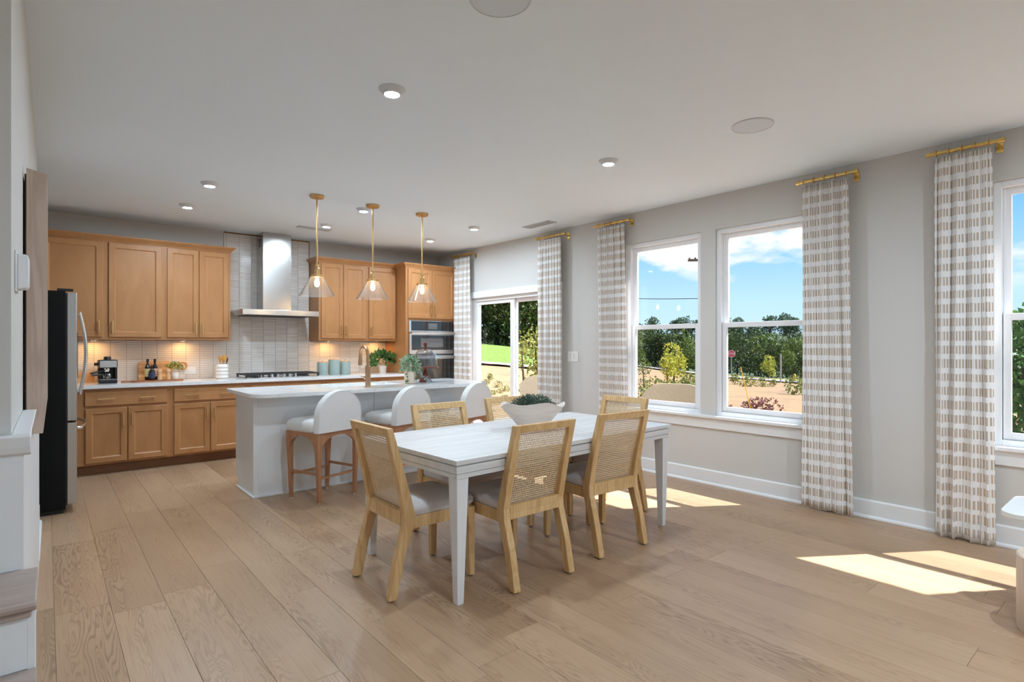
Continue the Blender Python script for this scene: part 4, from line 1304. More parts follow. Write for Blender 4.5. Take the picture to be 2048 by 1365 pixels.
# boards, bottles, mills and the small herb
cb2 = thing('cutting_board', 'round-handled pale wooden board leaning on the tiles', 'cutting board', (0.968, 7.545, 0.9145))
outl = rrect(-.16, .165, 0.0, .225, .035, 5)
hp = []
for x, z in outl: hp.append((x, z))
bb = MB().prism(hp, 'Y', 0, .016)
bb.loft([[(.165, 0, .12), (.245, 0, .150), (.245, 0, .178), (.165, 0, .20)], [(.165, .016, .12), (.245, .016, .150), (.245, .016, .178), (.165, .016, .20)]])
bb.xf(Matrix.Rotation(R(-14), 4, 'X'))
part(cb2, 'board_body', bb, M['board'], bevel=0.003)
hr = MB().tube([(.283 + .040 * math.cos(2 * PI * t / 20), 0.008, .165 + .040 * math.sin(2 * PI * t / 20)) for t in range(21)], 0.011, 8, False).xf(Matrix.Rotation(R(-14), 4, 'X'))
part(cb2, 'ring_handle', hr, M['board'], smooth=50)
tr_ = MB().prism(rrect(-.25, .25, -.085, .085, .05, 6), 'Z', 0, .014)
tr_.tube([(-.25, -.01, .008), (-.34, -.03, .008)], [0.012, 0.009], 8)
solo('serving_board', tr_, M['walnut'], 'walnut paddle board lying flat under the bottles', 'cutting board', (0.965, 7.36, 0.9142), R(4), smooth=40)
def bottle(x, y, h, r, lm, lb):
    b = thing('bottle', lb, 'bottle', (x, y, 0.9285), 0, 'dark bottles on the serving board')
    part(b, 'glass_body', MB().lathe([(r * .9, 0), (r, .006), (r, h * .58), (r * .8, h * .66), (r * .38, h * .76), (r * .36, h * .94), (0, h * .94)], 22), M['bottle'], smooth=50)
    part(b, 'label', MB().lathe([(r * 1.012, h * .16), (r * 1.012, h * .54)], 22, cap0=False, cap1=False), lm, smooth=50)
    part(b, 'cap', MB().lathe([(r * .44, h * .86), (r * .44, h), (0, h)], 16), M['black'], smooth=40)
bottle(0.876, 7.395, 0.235, .029, M['label_cream'], 'dark bottle with cream label, left of the three on the board')
bottle(0.946, 7.405, 0.235, .029, M['label_rose'], 'dark bottle with rose label, right of the three on the board')
bottle(0.910, 7.335, 0.165, .031, M['label_blue'], 'short black bottle in front of the two taller ones')
def mill(x, y, lb):
    solo('pepper_mill', MB().lathe([(0.024, 0), (0.024, .02), (0.020, .028), (0.023, .045), (0.017, .066), (0.017, .076), (0.025, .092), (0.025, .110), (0.012, .122), (0.006, .124), (0.006, .130), (0, .131)], 20), M['mill'], lb, 'mill', (x, y, 0.9285), 0, 'beech mills on the serving board', smooth=50)
mill(0.983, 7.340, 'pale beech mill next to the dark bottles')
mill(1.064, 7.335, 'pale beech mill next to the small herb pot')
hb = thing('potted_herb', 'small yellow-green herb in a white pot on the serving board', 'plant', (1.135, 7.375, 0.9285))
part(hb, 'pot', MB().lathe([(0.032, 0), (0.037, .01), (0.037, .075), (0.033, .075), (0, .068)], 22), M['ceramic'], smooth=40)
part(hb, 'foliage', bush(41, 240, .085, .075, .075, .024, .015, .12, low=-.25), M['leaf_herb'], kind='stuff', recalc=False)
sb = MB().box(-.10, .10, 0, .012, 0, .12)
solo('wooden_plaque', sb.xf(Matrix.Rotation(R(-10), 4, 'X')), M['mill'], 'small pale wooden board leaning behind the coffee maker', 'cutting board', (0.315, 7.575, 0.9145), 0, bevel=0.004)

# ------------------------------------------------------------------ wall plates
def plate_right(y, z, w, h, gangs, label, cat, outlet=False):
    t = thing('switch_plate' if not outlet else 'outlet', label, cat, (XR, y, z))
    part(t, 'plate', MB().box(-.006, 0, -w / 2, w / 2, -h / 2, h / 2), M['plate'], bevel=0.002)
    for g in range(gangs):
        yy = (g - (gangs - 1) / 2) * .046
        if outlet:
            for zz in (-.022, .022): part(t, 'socket', MB().box(-.009, -.006, yy - .015, yy + .015, zz - .014, zz + .014), M['plate'], bevel=0.001)
        else:
            part(t, 'rocker', MB().prism([(-.006, -.033), (-.008, -.033), (-.012, .033), (-.006, .033)], 'Y', yy - .016, yy + .016), M['plate'])
plate_right(4.655, 1.18, .165, .122, 3, 'white triple light switch on the wall between two curtains', 'switch')
plate_right(3.335, 0.455, .072, .116, 1, 'white wall outlet below the twin windows, behind the table corner', 'outlet', True)
def plate_back(x, z, w, h, label):
    t = thing('outlet', label, 'outlet', (x, YB - .0105, z))
    part(t, 'plate', MB().box(-w / 2, w / 2, -.006, 0, -h / 2, h / 2), M['plate'], bevel=0.002)
    for k_ in range(2):
        part(t, 'socket', MB().box(-.05 + k_ * .055, -.005 + k_ * .055, -.009, -.006, -.017, .017), M['plate'], bevel=0.001)
plate_back(1.334, 1.012, .125, .078, 'white horizontal outlet on the tiles beside the round-handled board')
plate_back(3.576, 1.02, .125, .078, 'white horizontal outlet on the tiles behind the faucet')
t = thing('outlet', 'white outlet on the end panel of the island', 'outlet', (IX0, 5.38, 0.668))
part(t, 'plate', MB().box(-.006, 0, -.036, .036, -.058, .058), M['plate'], bevel=0.002)
for zz in (-.022, .022): part(t, 'socket', MB().box(-.009, -.006, -.015, .015, zz - .014, zz + .014), M['plate'], bevel=0.001)

# ------------------------------------------------------------------ lamps
M['bulb'] = emit('warm_filament_bulb', lin(255, 214, 150), PENDANT_W / (PI * 4 * PI * 0.022 ** 2 * 1.3))
def make_pendant():
    t = thing('pendant_lamp', '', 'lamp', (0, 0, 0), 0, 'clear cone pendants over the island')
    part(t, 'canopy', MB().lathe([(0.0, 0), (0.066, 0), (0.066, -.018), (0.062, -.024), (0.010, -.026), (0, -.026)], 32, cap0=False, cap1=False), M['brass'], smooth=40)
    part(t, 'rod', MB().tube([(0, 0, -.02), (0, 0, -.66)], 0.0075, 12), M['brass'], smooth=40)
    cap = MB().lathe([(0.010, -.650), (0.016, -.652), (0.016, -.672), (0.011, -.676), (0.024, -.692), (0.024, -.745), (0.058, -.752), (0.058, -.772), (0.052, -.775), (0.0, -.775)], 28)
    part(t, 'socket_cap', cap, M['brass'], smooth=35)
    part(t, 'shade', MB().lathe([(0.056, -.766), (0.155, -.938), (0.165, -.950), (0.1645, -.951), (0.153, -.940), (0.054, -.768)], 48, cap0=False, cap1=False), M['shade_glass'], smooth=50, label='clear seeded glass cone')
    part(t, 'bulb', MB().lathe([(0.010, -.776), (0.014, -.792), (0.021, -.815), (0.022, -.838), (0.016, -.858), (0, -.866)], 16), M['bulb'], smooth=60, label='glowing bulb')
    return t
pen = make_pendant()
pen.location = (1.971, 5.235, ZC); pen['label'] = 'clear cone pendant lamp over the left end of the island'
dup(pen, (2.540, 5.235, ZC), 0, 'clear cone pendant lamp in the middle over the island')
dup(pen, (3.113, 5.235, ZC), 0, 'clear cone pendant lamp over the right end of the island')

def lens_mat(name, watt):
    return emit(name, (0.70, 0.86, 1.0, 1), watt / (PI * PI * 0.040 ** 2))
M['lens'] = lens_mat('fill_downlight_lens', SITTING_FILL_W)
M['lens_kitchen'] = lens_mat('kitchen_downlight_lens', KITCHEN_W)
def make_can(lens):
    t = thing('downlight', '', 'light', (0, 0, 0), 0, 'round downlights in the ceiling')
    part(t, 'trim', MB().lathe([(0.073, 0), (0.073, -.003), (0.064, -.010), (0.046, -.030), (0.041, -.031), (0.041, -.026)], 32, cap1=False), M['can_trim'], smooth=40)
    part(t, 'lens', MB().lathe([(0.0, -.0295), (0.040, -.0295)], 20, cap0=False, cap1=False), lens, recalc=False, label='glowing lens')
    return t
M['lens_dining'] = lens_mat('dining_downlight_lens', DINING_W)
can = make_can(M['lens_dining'])
can.location = (1.468, 2.79, ZC); can['label'] = 'large bright downlight nearest the camera, left of centre on the ceiling'
dup(can, (3.31, 2.81, ZC), 0, 'downlight above the window end of the dining table')
kan = make_can(M['lens_kitchen'])
kan.location = (1.10, 5.43, ZC); kan['label'] = 'downlight over the aisle left of the island'
for x, y, lb in ((1.10, 6.43, 'downlight in front of the left wall cabinets'),
                 (2.536, 5.44, 'downlight just behind the middle pendant canopy'),
                 (2.536, 6.44, 'downlight beside the slot vent near the hood'),
                 (3.953, 6.44, 'downlight in front of the oven tower'),
                 (3.953, 5.44, 'downlight nearest the patio door')):
    dup(kan, (x, y, ZC), 0, lb)
san = make_can(M['lens'])  # unseen downlights, added to lift the ambient light of the room
san.location = (1.468, -0.2, ZC); san['label'] = 'added fill downlight in the unseen sitting area behind the camera'
for x, y in ((3.31, -0.2), (1.468, -3.0), (3.31, -3.0)):
    dup(san, (x, y, ZC), 0, 'added fill downlight in the unseen sitting area behind the camera')

def disc(x, y, r, lb):
    t = thing('ceiling_speaker', lb, 'speaker', (x, y, ZC))
    part(t, 'rim', MB().lathe([(r, 0), (r, -.005), (r - .006, -.007), (r - .006, -.003)], 40, cap1=False), M['can_trim'], smooth=40)
    part(t, 'grille', MB().lathe([(r - .006, -.005), (0, -.006)], 40, cap0=False, cap1=False), M['speaker'], smooth=40)
disc(3.489, 1.764, .127, 'flat round ceiling speaker over the floor right of the table')
disc(1.421, 1.775, .127, 'round ceiling speaker cut off by the top edge')
def vent(x, y, w, d, n, lb):
    t = thing('ceiling_vent', lb, 'vent', (x, y, ZC))
    part(t, 'frame', MB().box(-w / 2, w / 2, -d / 2, -d / 2 + .012, -.006, 0).box(-w / 2, w / 2, d / 2 - .012, d / 2, -.006, 0).box(-w / 2, -w / 2 + .012, -d / 2, d / 2, -.006, 0).box(w / 2 - .012, w / 2, -d / 2, d / 2, -.006, 0), M['vent'])
    part(t, 'throat', MB().box(-w / 2 + .01, w / 2 - .01, -d / 2 + .01, d / 2 - .01, -.002, 0), M['vent_dark'])
    for i in range(n):
        if w > d: yy = -d / 2 + d * (i + 1) / (n + 1); part(t, 'louver', MB().box(-w / 2 + .01, w / 2 - .01, yy - .004, yy + .004, -.006, -.002), M['vent'])
        else: xx = -w / 2 + w * (i + 1) / (n + 1); part(t, 'louver', MB().box(xx - .004, xx + .004, -d / 2 + .01, d / 2 - .01, -.006, -.002), M['vent'])
vent(2.50, 6.74, .40, .11, 4, 'white slot vent in the ceiling near the range hood')
vent(4.45, 4.83, .14, .46, 5, 'white slot vent in the ceiling by the patio door')

# ------------------------------------------------------------------ side table and drum at the right edge
sd = thing('side_table', 'white round-cornered side table at the right edge', 'table', (3.86, 0.12, 0))
part(sd, 'top', MB().prism(rrect(-.24, .24, -.46, .46, .08, 8), 'Z', .472, .50), M['white_lacquer'], smooth=40, bevel=0.004)
part(sd, 'pedestal', MB().lathe([(0.11, 0.012), (0.09, .03), (0.085, .472)], 28, (0.08, -.25)), M['white_lacquer'], smooth=40)
part(sd, 'foot', MB().lathe([(0.15, 0.0), (0.15, .012)], 28, (0.08, -.25)), M['white_lacquer'], smooth=40)
bk = thing('book', 'blue-covered book lying on the white side table', 'book', (3.90, 0.30, 0.5005), R(12))
part(bk, 'pages', MB().box(-.095, .095, -.125, .125, .003, .017), M['paper'])
part(bk, 'cover', MB().box(-.10, .10, -.13, .13, .017, .020).box(-.10, .10, -.13, .13, 0, .003).box(-.10, -.097, -.13, .13, .003, .017), M['book'])

# drum stool in front of the side table
solo('drum_stool', MB().lathe([(0.165, 0), (0.170, .006), (0.170, .345), (0.164, .352), (0, .352)], 48), M['drum'], 'pale wooden drum stool cut off by the right edge', 'stool', (3.545, 0.33, 0), smooth=40)

# ------------------------------------------------------------------ outdoors
M['dirt'] = None
def dirt():
    m = Mat('red_clay_soil').set(lin(190, 150, 110), 0.95)
    v = m.coords('Object')
    a = m.noise(v, 0.35, 6.0, 0.65)
    b = m.noise(v, 3.0, 5.0, 0.7)
    mx = m.n('ShaderNodeMixRGB'); mx.inputs[0].default_value = 0.4
    m.l(a, mx.inputs[1]); m.l(b, mx.inputs[2])
    m.l(m.ramp(mx.outputs[0], [(0.35, lin(118, 94, 70)), (0.47, lin(146, 118, 86)), (0.60, lin(160, 124, 86))]), m.b.inputs['Base Color'])
    m.bump(b, 0.4, 0.05)
    return m.m
M['dirt'] = dirt()
M['grass'] = plain('mown_grass', lin(96, 118, 42), 0.9, var=0.18, scale=3.0, bump=0.5, bscale=30)
M['asphalt'] = plain('pale_asphalt', lin(140, 134, 132), 0.9, var=0.04, scale=2.0)
M['concrete'] = plain('concrete', lin(160, 154, 144), 0.9, var=0.04, scale=3.0)
M['verge'] = plain('dry_grass', lin(140, 138, 84), 0.95, var=0.15, scale=2.0)
M['undergrowth'] = plain('undergrowth', lin(62, 78, 44), 0.95, var=0.3, scale=0.4)
M['bark'] = plain('bark', lin(86, 70, 56), 0.9, var=0.2, scale=12)
M['tree_mid'] = leafmat('mixed_tree_leaf', lin(44, 62, 30), lin(124, 142, 62))
M['tree_dark'] = leafmat('dark_tree_leaf', lin(26, 40, 20), lin(82, 104, 46))
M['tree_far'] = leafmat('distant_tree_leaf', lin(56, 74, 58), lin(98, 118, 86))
M['tree_yellow'] = leafmat('yellow_green_leaf', lin(120, 130, 40), lin(206, 204, 84))
M['loropetalum'] = leafmat('purple_shrub_leaf', lin(70, 42, 44), lin(150, 100, 92))
M['shrub'] = leafmat('low_shrub_leaf', lin(74, 92, 40), lin(156, 160, 86))
M['wicker'] = None
def wicker():
    m = Mat('tan_wicker').set(lin(196, 172, 138), 0.7)
    v = m.coords('Object', (1, 1, 1))
    w = m.n('ShaderNodeTexWave'); w.inputs['Scale'].default_value = 26.0; w.inputs['Distortion'].default_value = 1.0
    w.bands_direction = 'DIAGONAL'
    m.l(v, w.inputs['Vector'])
    m.l(m.ramp(w.outputs['Fac'], [(0.2, lin(160, 144, 120)), (0.8, lin(196, 180, 154))]), m.b.inputs['Base Color'])
    m.bump(w.outputs['Fac'], 0.5, 0.004)
    return m.m
M['wicker'] = wicker()
M['pole'] = plain('weathered_pole', lin(96, 84, 74), 0.9, var=0.1)
M['sign_red'] = plain('sign_red', lin(206, 62, 58), 0.5, var=0.03)
M['sign_white'] = plain('sign_white', lin(244, 240, 240), 0.5, var=0.02)
M['galv'] = plain('galvanised_post', lin(176, 178, 178), 0.5, 0.3, var=0.05)
M['hydrant'] = plain('hydrant_yellow', lin(238, 186, 48), 0.5, var=0.05)
M['roof'] = plain('grey_shingle', lin(132, 128, 128), 0.9, var=0.06)
M['siding'] = plain('pale_siding', lin(222, 220, 218), 0.8, var=0.03)

def smooth01(t):
    t = min(1, max(0, t)); return t * t * (3 - 2 * t)
PD = Vector((0.905, 0.425))
def ground_z(x, y):
    p = x * PD.x + y * PD.y
    q = -x * PD.y + y * PD.x           # across, grows towards the lawn side
    z = -0.32 - 0.042 * max(0, min(p, 66) - 7)
    if p > 66: z += -0.02 * (min(p, 95) - 66)
    if p > 110: z += 9.5 * smooth01((p - 110) / 170)
    # grassy bank behind the patio
    dx, dy = x - 33, y - 50
    z += 3.6 * math.exp(-(dx * dx / 700 + dy * dy / 330))
    return z + 0.05 * noise.noise(Vector((x * .3, y * .3, 0)))

def terrain(name, xs, ys, dz, mat, keep=lambda x, y: True):
    mb = MB(); ids = {}
    for i, x in enumerate(xs):
        for j, y in enumerate(ys):
            ids[i, j] = len(mb.v); mb.v.append((x, y, ground_z(x, y) + dz))
    for i in range(len(xs) - 1):
        for j in range(len(ys) - 1):
            if keep((xs[i] + xs[i + 1]) / 2, (ys[j] + ys[j + 1]) / 2):
                mb.face(ids[i, j], ids[i + 1, j], ids[i + 1, j + 1], ids[i, j + 1])
    return part(None, name, mb, mat, smooth=60, recalc=False)
def steps(a, b, n, pw=1.0): return [a + (b - a) * (i / n) ** pw for i in range(n + 1)]
GX, GY = steps(XR + WT, 420, 110, 2.2), [-420 + v for v in steps(0, 410, 60, .6)] + steps(-9, 60, 80) + [60 + v for v in steps(0, 380, 40, 1.8)][1:]
def wooded(x, y): return x * PD.x + y * PD.y > 68
terrain('ground', GX, GY, 0.0, M['dirt'], lambda x, y: not wooded(x, y))['kind'] = 'structure'
terrain('wooded_ground', GX, GY, 0.0, M['undergrowth'], wooded)['kind'] = 'structure'
patio = struct('patio', MB().box(XR + WT, 8.2, 3.0, 8.6, -0.45, -0.12), M['concrete'])
struct('ground_under_house', MB().box(XL - 6, XR + WT, YREAR - 6, YB + 6, -0.6, -0.07), M['concrete'])

def strip(name, p0, p1, q0, q1, mat, dz, n=60):
    mb = MB()
    for i in range(n + 1):
        q = q0 + (q1 - q0) * i / n
        bend = 0.0016 * (q - 10) ** 2
        for p in (p0 + bend, p1 + bend):
            x, y = p * PD.x - q * PD.y, p * PD.y + q * PD.x
            mb.v.append((x, y, ground_z(x, y) + dz))
    for i in range(n):
        mb.face(2 * i, 2 * i + 1, 2 * i + 3, 2 * i + 2)
    o = part(None, name, mb, mat, recalc=True)
    o['kind'] = 'structure'
    return o
strip('road', 56.5, 63.5, -60, 18, M['asphalt'], 0.12)
strip('curb', 55.9, 56.5, -60, 18, M['concrete'], 0.22)
strip('curb_far', 63.5, 64.2, -60, 18, M['concrete'], 0.26)
strip('verge', 64.2, 70.0, -60, 18, M['verge'], 0.12)
def lawn_keep(x, y):
    d = math.hypot(x, y); th = math.degrees(math.atan2(x, y))
    return d > 42 and d < 90 and th < 48
terrain('lawn', steps(5, 75, 60), steps(25, 90, 60), 0.10, M['grass'], lawn_keep)['kind'] = 'structure'
mb = MB()
for i in range(41):
    th = R(10 + 38 * i / 40)
    for d in (41.0, 42.2):
        x, y = d * math.sin(th), d * math.cos(th)
        mb.v.append((x, y, ground_z(x, y) + 0.16))
for i in range(40): mb.face(2 * i, 2 * i + 1, 2 * i + 3, 2 * i + 2)
part(None, 'walkway', mb, M['concrete'])['kind'] = 'structure'

# trees: a few crown shapes, copied
def tree_mesh(seed, h, r, n, ln, mat, trunk=True, lumps=9, base=0.18):
    rn = random.Random(seed); mb = MB(); mb.cur = 0
    cs = []
    for i in range(lumps):
        t = rn.random()
        rad = r * (0.75 - 0.35 * abs(t - .45)) * rn.uniform(.35, .6)
        a = rn.uniform(0, 2 * PI); o = r * rn.uniform(.1, .6) * (1 - .6 * t)
        cs.append((Vector((o * math.cos(a), o * math.sin(a), h * (base + (1 - base) * t * .85) )), rad * 1.1 + .1 * h * .3))
    for _ in range(n):
        c, rad = rn.choice(cs)
        v = rvec(rn)
        p = c + v * rad * rn.uniform(.75, 1.05)
        if p.z < h * .04: p.z = h * .04 + abs(p.z) * .1
        leaf(mb, p, (v + rvec(rn) * .9), rvec(rn), ln * rn.uniform(.6, 1.3), ln * rn.uniform(.5, .9))
    if trunk:
        mb.cur = 1
        mb.tube([(0, 0, -.3), (0.02 * h, 0, h * .35), (0, .02 * h, h * .8)], [h * .022, h * .016, h * .006], 7)
    return mb.mesh('tree', [mat, M['bark']], recalc=False)
def plant_tree(me, name, x, y, s, rz, label, cat='tree', group=None, dz=-0.1):
    o = link(name, me, None, (x, y, ground_z(x, y) + dz), rz)
    o.scale = (s, s, s)
    tag(o, label, cat, group)
    return o
def pq(p, q): return (p * PD.x - q * PD.y, p * PD.y + q * PD.x)
rn = random.Random(77)
mid = [tree_mesh(100 + i, 6.0, 2.6, 1500, .34, M['tree_mid'], lumps=12) for i in range(4)]
drk = [tree_mesh(120 + i, 6.0, 2.8, 1500, .34, M['tree_dark'], lumps=12) for i in range(3)]
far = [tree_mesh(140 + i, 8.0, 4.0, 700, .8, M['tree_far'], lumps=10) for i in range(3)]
lwn = [tree_mesh(180 + i, 6.0, 2.8, 4200, .17, M['tree_dark'], lumps=16) for i in range(2)]
yel = [tree_mesh(160 + i, 4.0, 1.2, 700, .22, M['tree_yellow'], lumps=9) for i in range(2)]
# belt of trees behind the road
for i in range(46):
    q = -34 + 58 * (i + rn.uniform(-.4, .4)) / 46
    p = rn.choice((71, 74, 78, 83)) + rn.uniform(-1.2, 1.2)
    x, y = pq(p, q)
    big = p > 77
    plant_tree(rn.choice(drk if rn.random() < .45 else mid), 'roadside_tree', x, y, rn.uniform(.78, 1.05) * (1.02 if big else .82), rn.uniform(0, 6), 'green leafy tree in the belt of trees behind the road', 'tree', 'belt of trees behind the road')
# wooded slope and ridge
for i in range(54):
    q = -75 + 130 * (i + rn.uniform(-.45, .45)) / 54
    p = rn.choice((100, 112, 125, 140))
    x, y = pq(p, q)
    plant_tree(rn.choice(drk + mid), 'wood_tree', x, y, rn.uniform(.95, 1.25), rn.uniform(0, 6), 'dark tree in the wood beyond the road', 'tree', 'trees of the wood beyond the road')
for i in range(70):
    q = -140 + 240 * (i + rn.uniform(-.45, .45)) / 70
    p = rn.choice((175, 205, 240, 270))
    x, y = pq(p, q)
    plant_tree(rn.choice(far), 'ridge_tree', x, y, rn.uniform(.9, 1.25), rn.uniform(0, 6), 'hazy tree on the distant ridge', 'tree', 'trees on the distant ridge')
# dark trees behind the lawn, seen through the patio door
for i in range(20):
    th = R(25 + 22 * (i + rn.uniform(-.4, .4)) / 20); d = rn.choice((61, 65, 70)) + rn.uniform(-1, 1)
    plant_tree(rn.choice(lwn), 'lawn_edge_tree', d * math.sin(th), d * math.cos(th), rn.uniform(1.7, 2.4), rn.uniform(0, 6), 'tall dark tree at the back of the lawn', 'tree', 'trees at the back of the lawn')
def polar(px, d):
    th = YAW + math.atan((px - 1024) / F_PX)
    return d * math.sin(th), d * math.cos(th)
# single plants
x, y = polar(1072, 22)
plant_tree(tree_mesh(201, 3.3, 1.3, 900, .15, M['leaf_herb'], lumps=10), 'young_tree', x, y, 1.0, 0.3, 'young tree with pale sunlit leaves in front of the lawn')
x, y = polar(1046, 16.5)
plant_tree(tree_mesh(202, 2.4, .35, 60, .10, M['leaf_herb'], lumps=5), 'sapling', x, y, 1.0, 0.3, 'thin bare sapling in front of the lawn')
x, y = polar(1335, 27)
plant_tree(yel[0], 'young_tree', x, y, .5, 1.0, 'bright yellow-green young tree seen through the left twin window')
x, y = polar(1350, 30)
plant_tree(yel[1], 'young_tree', x, y, .72, 2.0, 'tall yellow-green conifer behind the young tree')
x, y = polar(1537, 66)
plant_tree(yel[1], 'young_tree', x, y, .75, 0.5, 'yellow conical tree at the road behind the marker post')
x, y = polar(1288, 20)
plant_tree(tree_mesh(203, 4.6, .9, 520, .16, M['tree_mid'], lumps=9), 'slender_tree', x, y, .42, 0.5, 'slender tree at the left edge of the left twin window')
x, y = polar(2055, 9.0)
plant_tree(tree_mesh(204, 2.6, 1.05, 1700, .12, M['leaf_dark'], lumps=14, base=.05), 'holly_tree', x, y, .86, 0.0, 'dense glossy evergreen outside the right-edge window')
x, y = polar(2090, 13)
plant_tree(drk[1], 'dark_tree', x, y, .42, 0.0, 'darker tree behind the glossy evergreen')
sh = [tree_mesh(220 + i, 0.6, .55, 1100, .050, M['loropetalum'], trunk=False, lumps=9, base=.1) for i in range(2)]
x, y = polar(1522, 12.6)
plant_tree(sh[0], 'purple_shrub', x, y, 1.35, 0.4, 'purple shrub in the middle of the right twin window', 'shrub')
x, y = polar(1574, 12.2)
plant_tree(sh[1], 'purple_shrub', x, y, .85, 1.4, 'small purple shrub low beside the striped curtain', 'shrub')
x, y = polar(1396, 13.5)
plant_tree(sh[1], 'purple_shrub', x, y, 1.5, 2.4, 'purple shrub behind the wicker armchair', 'shrub')
x, y = polar(1448, 12.4)
plant_tree(sh[0], 'purple_shrub', x, y, 1.1, 3.4, 'purple shrub at the left edge of the right twin window', 'shrub')
gs = [tree_mesh(240 + i, 0.6, .55, 300, .09, M['shrub'], trunk=False, lumps=7, base=.1) for i in range(3)]
spots = [(1470, 44, 1.3), (1497, 42, 1.4), (1524, 43, 1.2), (1548, 44, .9), (1595, 34, 1.8), (1310, 24, 1.6), (1300, 18, 1.3), (1330, 22, 1.5), (1372, 24, 1.6), (1386, 30, 1.7),
         (986, 24, .5), (1001, 25, .5), (972, 30, .6), (1010, 21, .45), (995, 28, .7), (980, 33, .7), (1012, 26, .6)]
for i, (px, d, s) in enumerate(spots):
    x, y = polar(px, d)
    plant_tree(gs[i % 3], 'low_shrub', x, y, s, i * 1.3, 'low green shrub on the bare soil' if px > 1200 else 'low green shrub outside the patio door', 'shrub', 'low shrubs on the bare soil' if px > 1200 else 'low shrubs outside the patio door')

# wicker armchair and sofa on the patio
def wicker_seat(name, label, x, y, rz, w, h, back_curve=0.10):
    t = thing(name, label, 'chair' if w < 1 else 'sofa', (x, y, -0.12), rz)
    n = 16; outer, inner = [], []
    for i in range(n + 1):
        u = -1 + 2 * i / n
        yy = back_curve * u * u
        outer.append((u * w / 2, yy)); inner.append((u * (w / 2 - .05), yy + .06))
    loops = []
    for k in range(7):
        z = .05 + (h - .05) * k / 6
        fl = 1 + .10 * k / 6
        drop = 0.0
        loops.append([(px_ * fl, py_ - .10 * k / 6, z - (.20 * (abs(px_) / (w / 2)) ** 4 * (k / 6))) for px_, py_ in outer] + [(px_ * fl, py_ - .10 * k / 6, z - (.20 * (abs(px_) / (w / 2)) ** 4 * (k / 6))) for px_, py_ in reversed(inner)])
    part(t, 'back_shell', MB().loft(loops), M['wicker'], smooth=50)
    part(t, 'seat', MB().box(-w / 2 + .04, w / 2 - .04, .05, .62, .22, .36), M['wicker'], bevel=0.02)
    part(t, 'cushion', MB().box(-w / 2 + .07, w / 2 - .07, .08, .60, .36, .46), M['boucle'], bevel=0.03)
    for sx in (-1, 1): part(t, 'leg', MB().box(sx * (w / 2 - .09) - .03, sx * (w / 2 - .09) + .03, .50, .56, 0, .22), M['wicker'])
    for sx in (-1, 1): part(t, 'leg', MB().box(sx * (w / 2 - .09) - .03, sx * (w / 2 - .09) + .03, .08, .14, 0, .22), M['wicker'])
    return t
wicker_seat('patio_armchair', 'tan wicker armchair outside the left twin window', 6.15, 4.13, R(-62), .78, .95)
wicker_seat('patio_sofa', 'tan wicker sofa outside the patio door', 6.15, 6.15, R(-80), 1.5, .98, .05)

# stop sign, marker posts, hydrant
def octagon(r): return [(r * math.cos(PI / 8 + i * PI / 4), r * math.sin(PI / 8 + i * PI / 4)) for i in range(8)]
x, y = polar(1463, 62.5)
gz = ground_z(x, y)
ang = math.atan2(-x, y) + R(14)
ss = thing('stop_sign', 'red stop sign on a grey post by the road', 'sign', (x, y, gz), ang)
part(ss, 'post', MB().box(-.035, .035, 0, .05, 0, 2.75), M['galv'])
face = part(ss, 'sign_plate', MB().prism([(a, b + 2.45) for a, b in octagon(.40)], 'Y', -.015, 0), M['sign_white'])
part(face, 'red_field', MB().prism([(a, b + 2.45) for a, b in octagon(.365)], 'Y', -.019, -.014), M['sign_red'])
tx = bpy.data.curves.new('lettering', 'FONT'); tx.body = 'STOP'; tx.align_x = 'CENTER'; tx.align_y = 'CENTER'; tx.size = .30; tx.extrude = .003
to = link('tmp', tx)
me = bpy.data.meshes.new_from_object(to.evaluated_get(bpy.context.evaluated_depsgraph_get()))
bpy.data.objects.remove(to)
me.transform(Matrix.Translation((0, -.022, 2.45)) @ Matrix.Rotation(PI / 2, 4, 'X'))
me.materials.clear(); me.materials.append(M['sign_white'])
part(face, 'lettering', me, None)
for px, d, h, lb in ((1561.5, 56, 2.6, 'thin grey marker post standing by the road'), (1354, 60, 2.6, 'thin grey post among the trees left of the pier')):
    x, y = polar(px, d)
    mbp = MB().box(-.05, .05, -.05, .05, 0, h)
    solo('marker_post', mbp, M['galv'], lb, 'post', (x, y, ground_z(x, y)), bevel=0.01)
x, y = polar(1589, 60)
hy = thing('fire_hydrant', 'yellow fire hydrant by the road next to the striped curtain', 'hydrant', (x, y, ground_z(x, y)))
part(hy, 'barrel', MB().lathe([(.16, 0), (.16, .06), (.11, .08), (.11, .58), (.15, .60), (.14, .68), (.09, .76), (.04, .80), (0, .80)], 14), M['hydrant'], smooth=40)
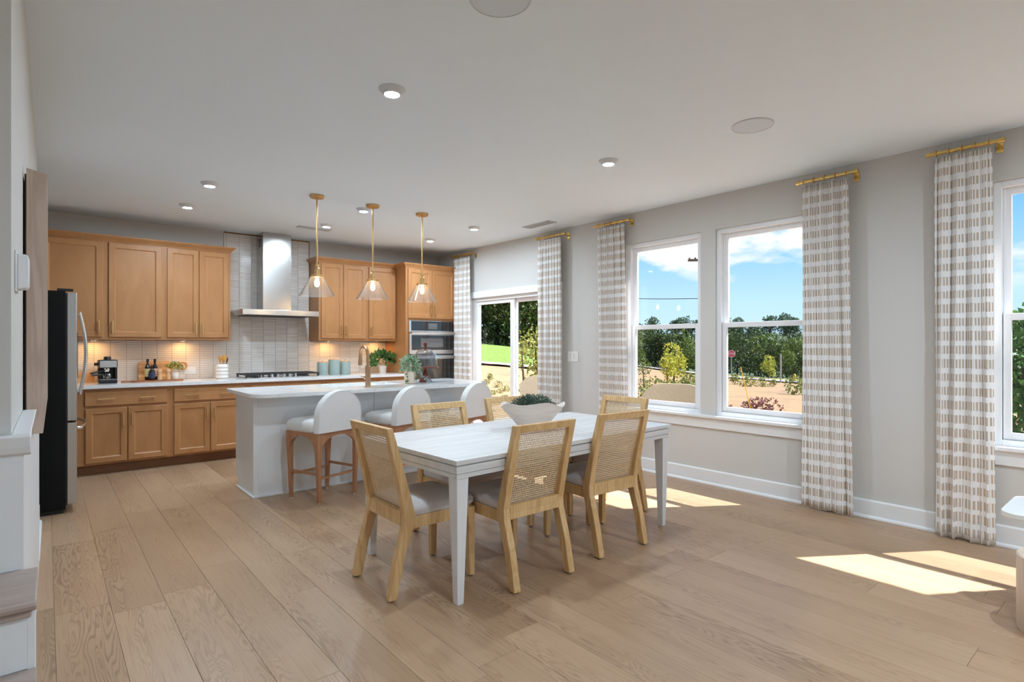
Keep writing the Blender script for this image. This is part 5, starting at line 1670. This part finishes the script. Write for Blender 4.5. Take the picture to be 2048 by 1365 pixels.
for a in (0, 90, 180):
    part(hy, 'nozzle', MB().tube([(.08 * math.cos(R(a)), .08 * math.sin(R(a)), .45), (.21 * math.cos(R(a)), .21 * math.sin(R(a)), .45)], .07, 10), M['hydrant'], smooth=40)
x, y = polar(1519, 10.5)
solo('guy_marker', MB().tube([(0, 0, 0), (-.14, .12, .8), (-.26, .2, 1.4)], .007, 6), M['hydrant'], 'thin yellow guy-wire marker slanting above the purple shrub', 'marker', (x, y, ground_z(x, y)), smooth=40)

# power pole and wires behind the pier between the twin windows
x, y = polar(1412, 42)
gz = ground_z(x, y)
pl = thing('utility_pole', 'wooden utility pole behind the pier with crossarm showing left', 'pole', (x, y, gz), math.atan2(-x, y) + R(14))
part(pl, 'shaft', MB().lathe([(.17, 0), (.12, 10.6), (0, 10.6)], 12), M['pole'], smooth=40)
zc = EYE + (689.3 - 522) / F_PX * 40.0 - gz
part(pl, 'crossarm', MB().box(-1.25, 1.25, -.1, .06, zc - .08, zc + .08), M['pole'], bevel=0.01)
for ix in (-1.15, -.75, .75, 1.15):
    part(pl, 'insulator', MB().lathe([(.05, zc + .08), (.07, zc + .14), (.03, zc + .20), (0, zc + .22)], 8, (ix, -.02)), M['pole'], smooth=40)
part(pl, 'cutout', MB().box(-.55, -.45, -.16, -.08, zc - .42, zc - .08), M['galv'])
wz = EYE + (689.3 - 598) / F_PX * 40.0
a = Vector((x, y, wz)); bx, by = polar(1150, 46); b_ = Vector((bx, by, 5.30))
solo('power_line', MB().tube([a.lerp(b_, t / 10) - Vector((0, 0, .12 * math.sin(PI * t / 10))) for t in range(11)], .025, 6), M['black'], 'dark power line crossing the left twin window', 'cable', smooth=40)

# house among the far trees
x, y = polar(1372, 150)
hs = thing('distant_house', 'small pale house with grey roof among the far trees', 'house', (x, y, -5.2), R(-40))
part(hs, 'walls', MB().box(-6, 6, -4, 4, 0, 4.6), M['siding'])
part(hs, 'roof', MB().prism([(-4.6, 4.5), (4.6, 4.5), (0, 8.0)], 'X', -6.5, 6.5), M['roof'])
for i in range(3): part(hs, 'window', MB().box(-4 + i * 3.4, -2.8 + i * 3.4, -4.06, -4, 1.6, 3.2), M['ovenglass'])
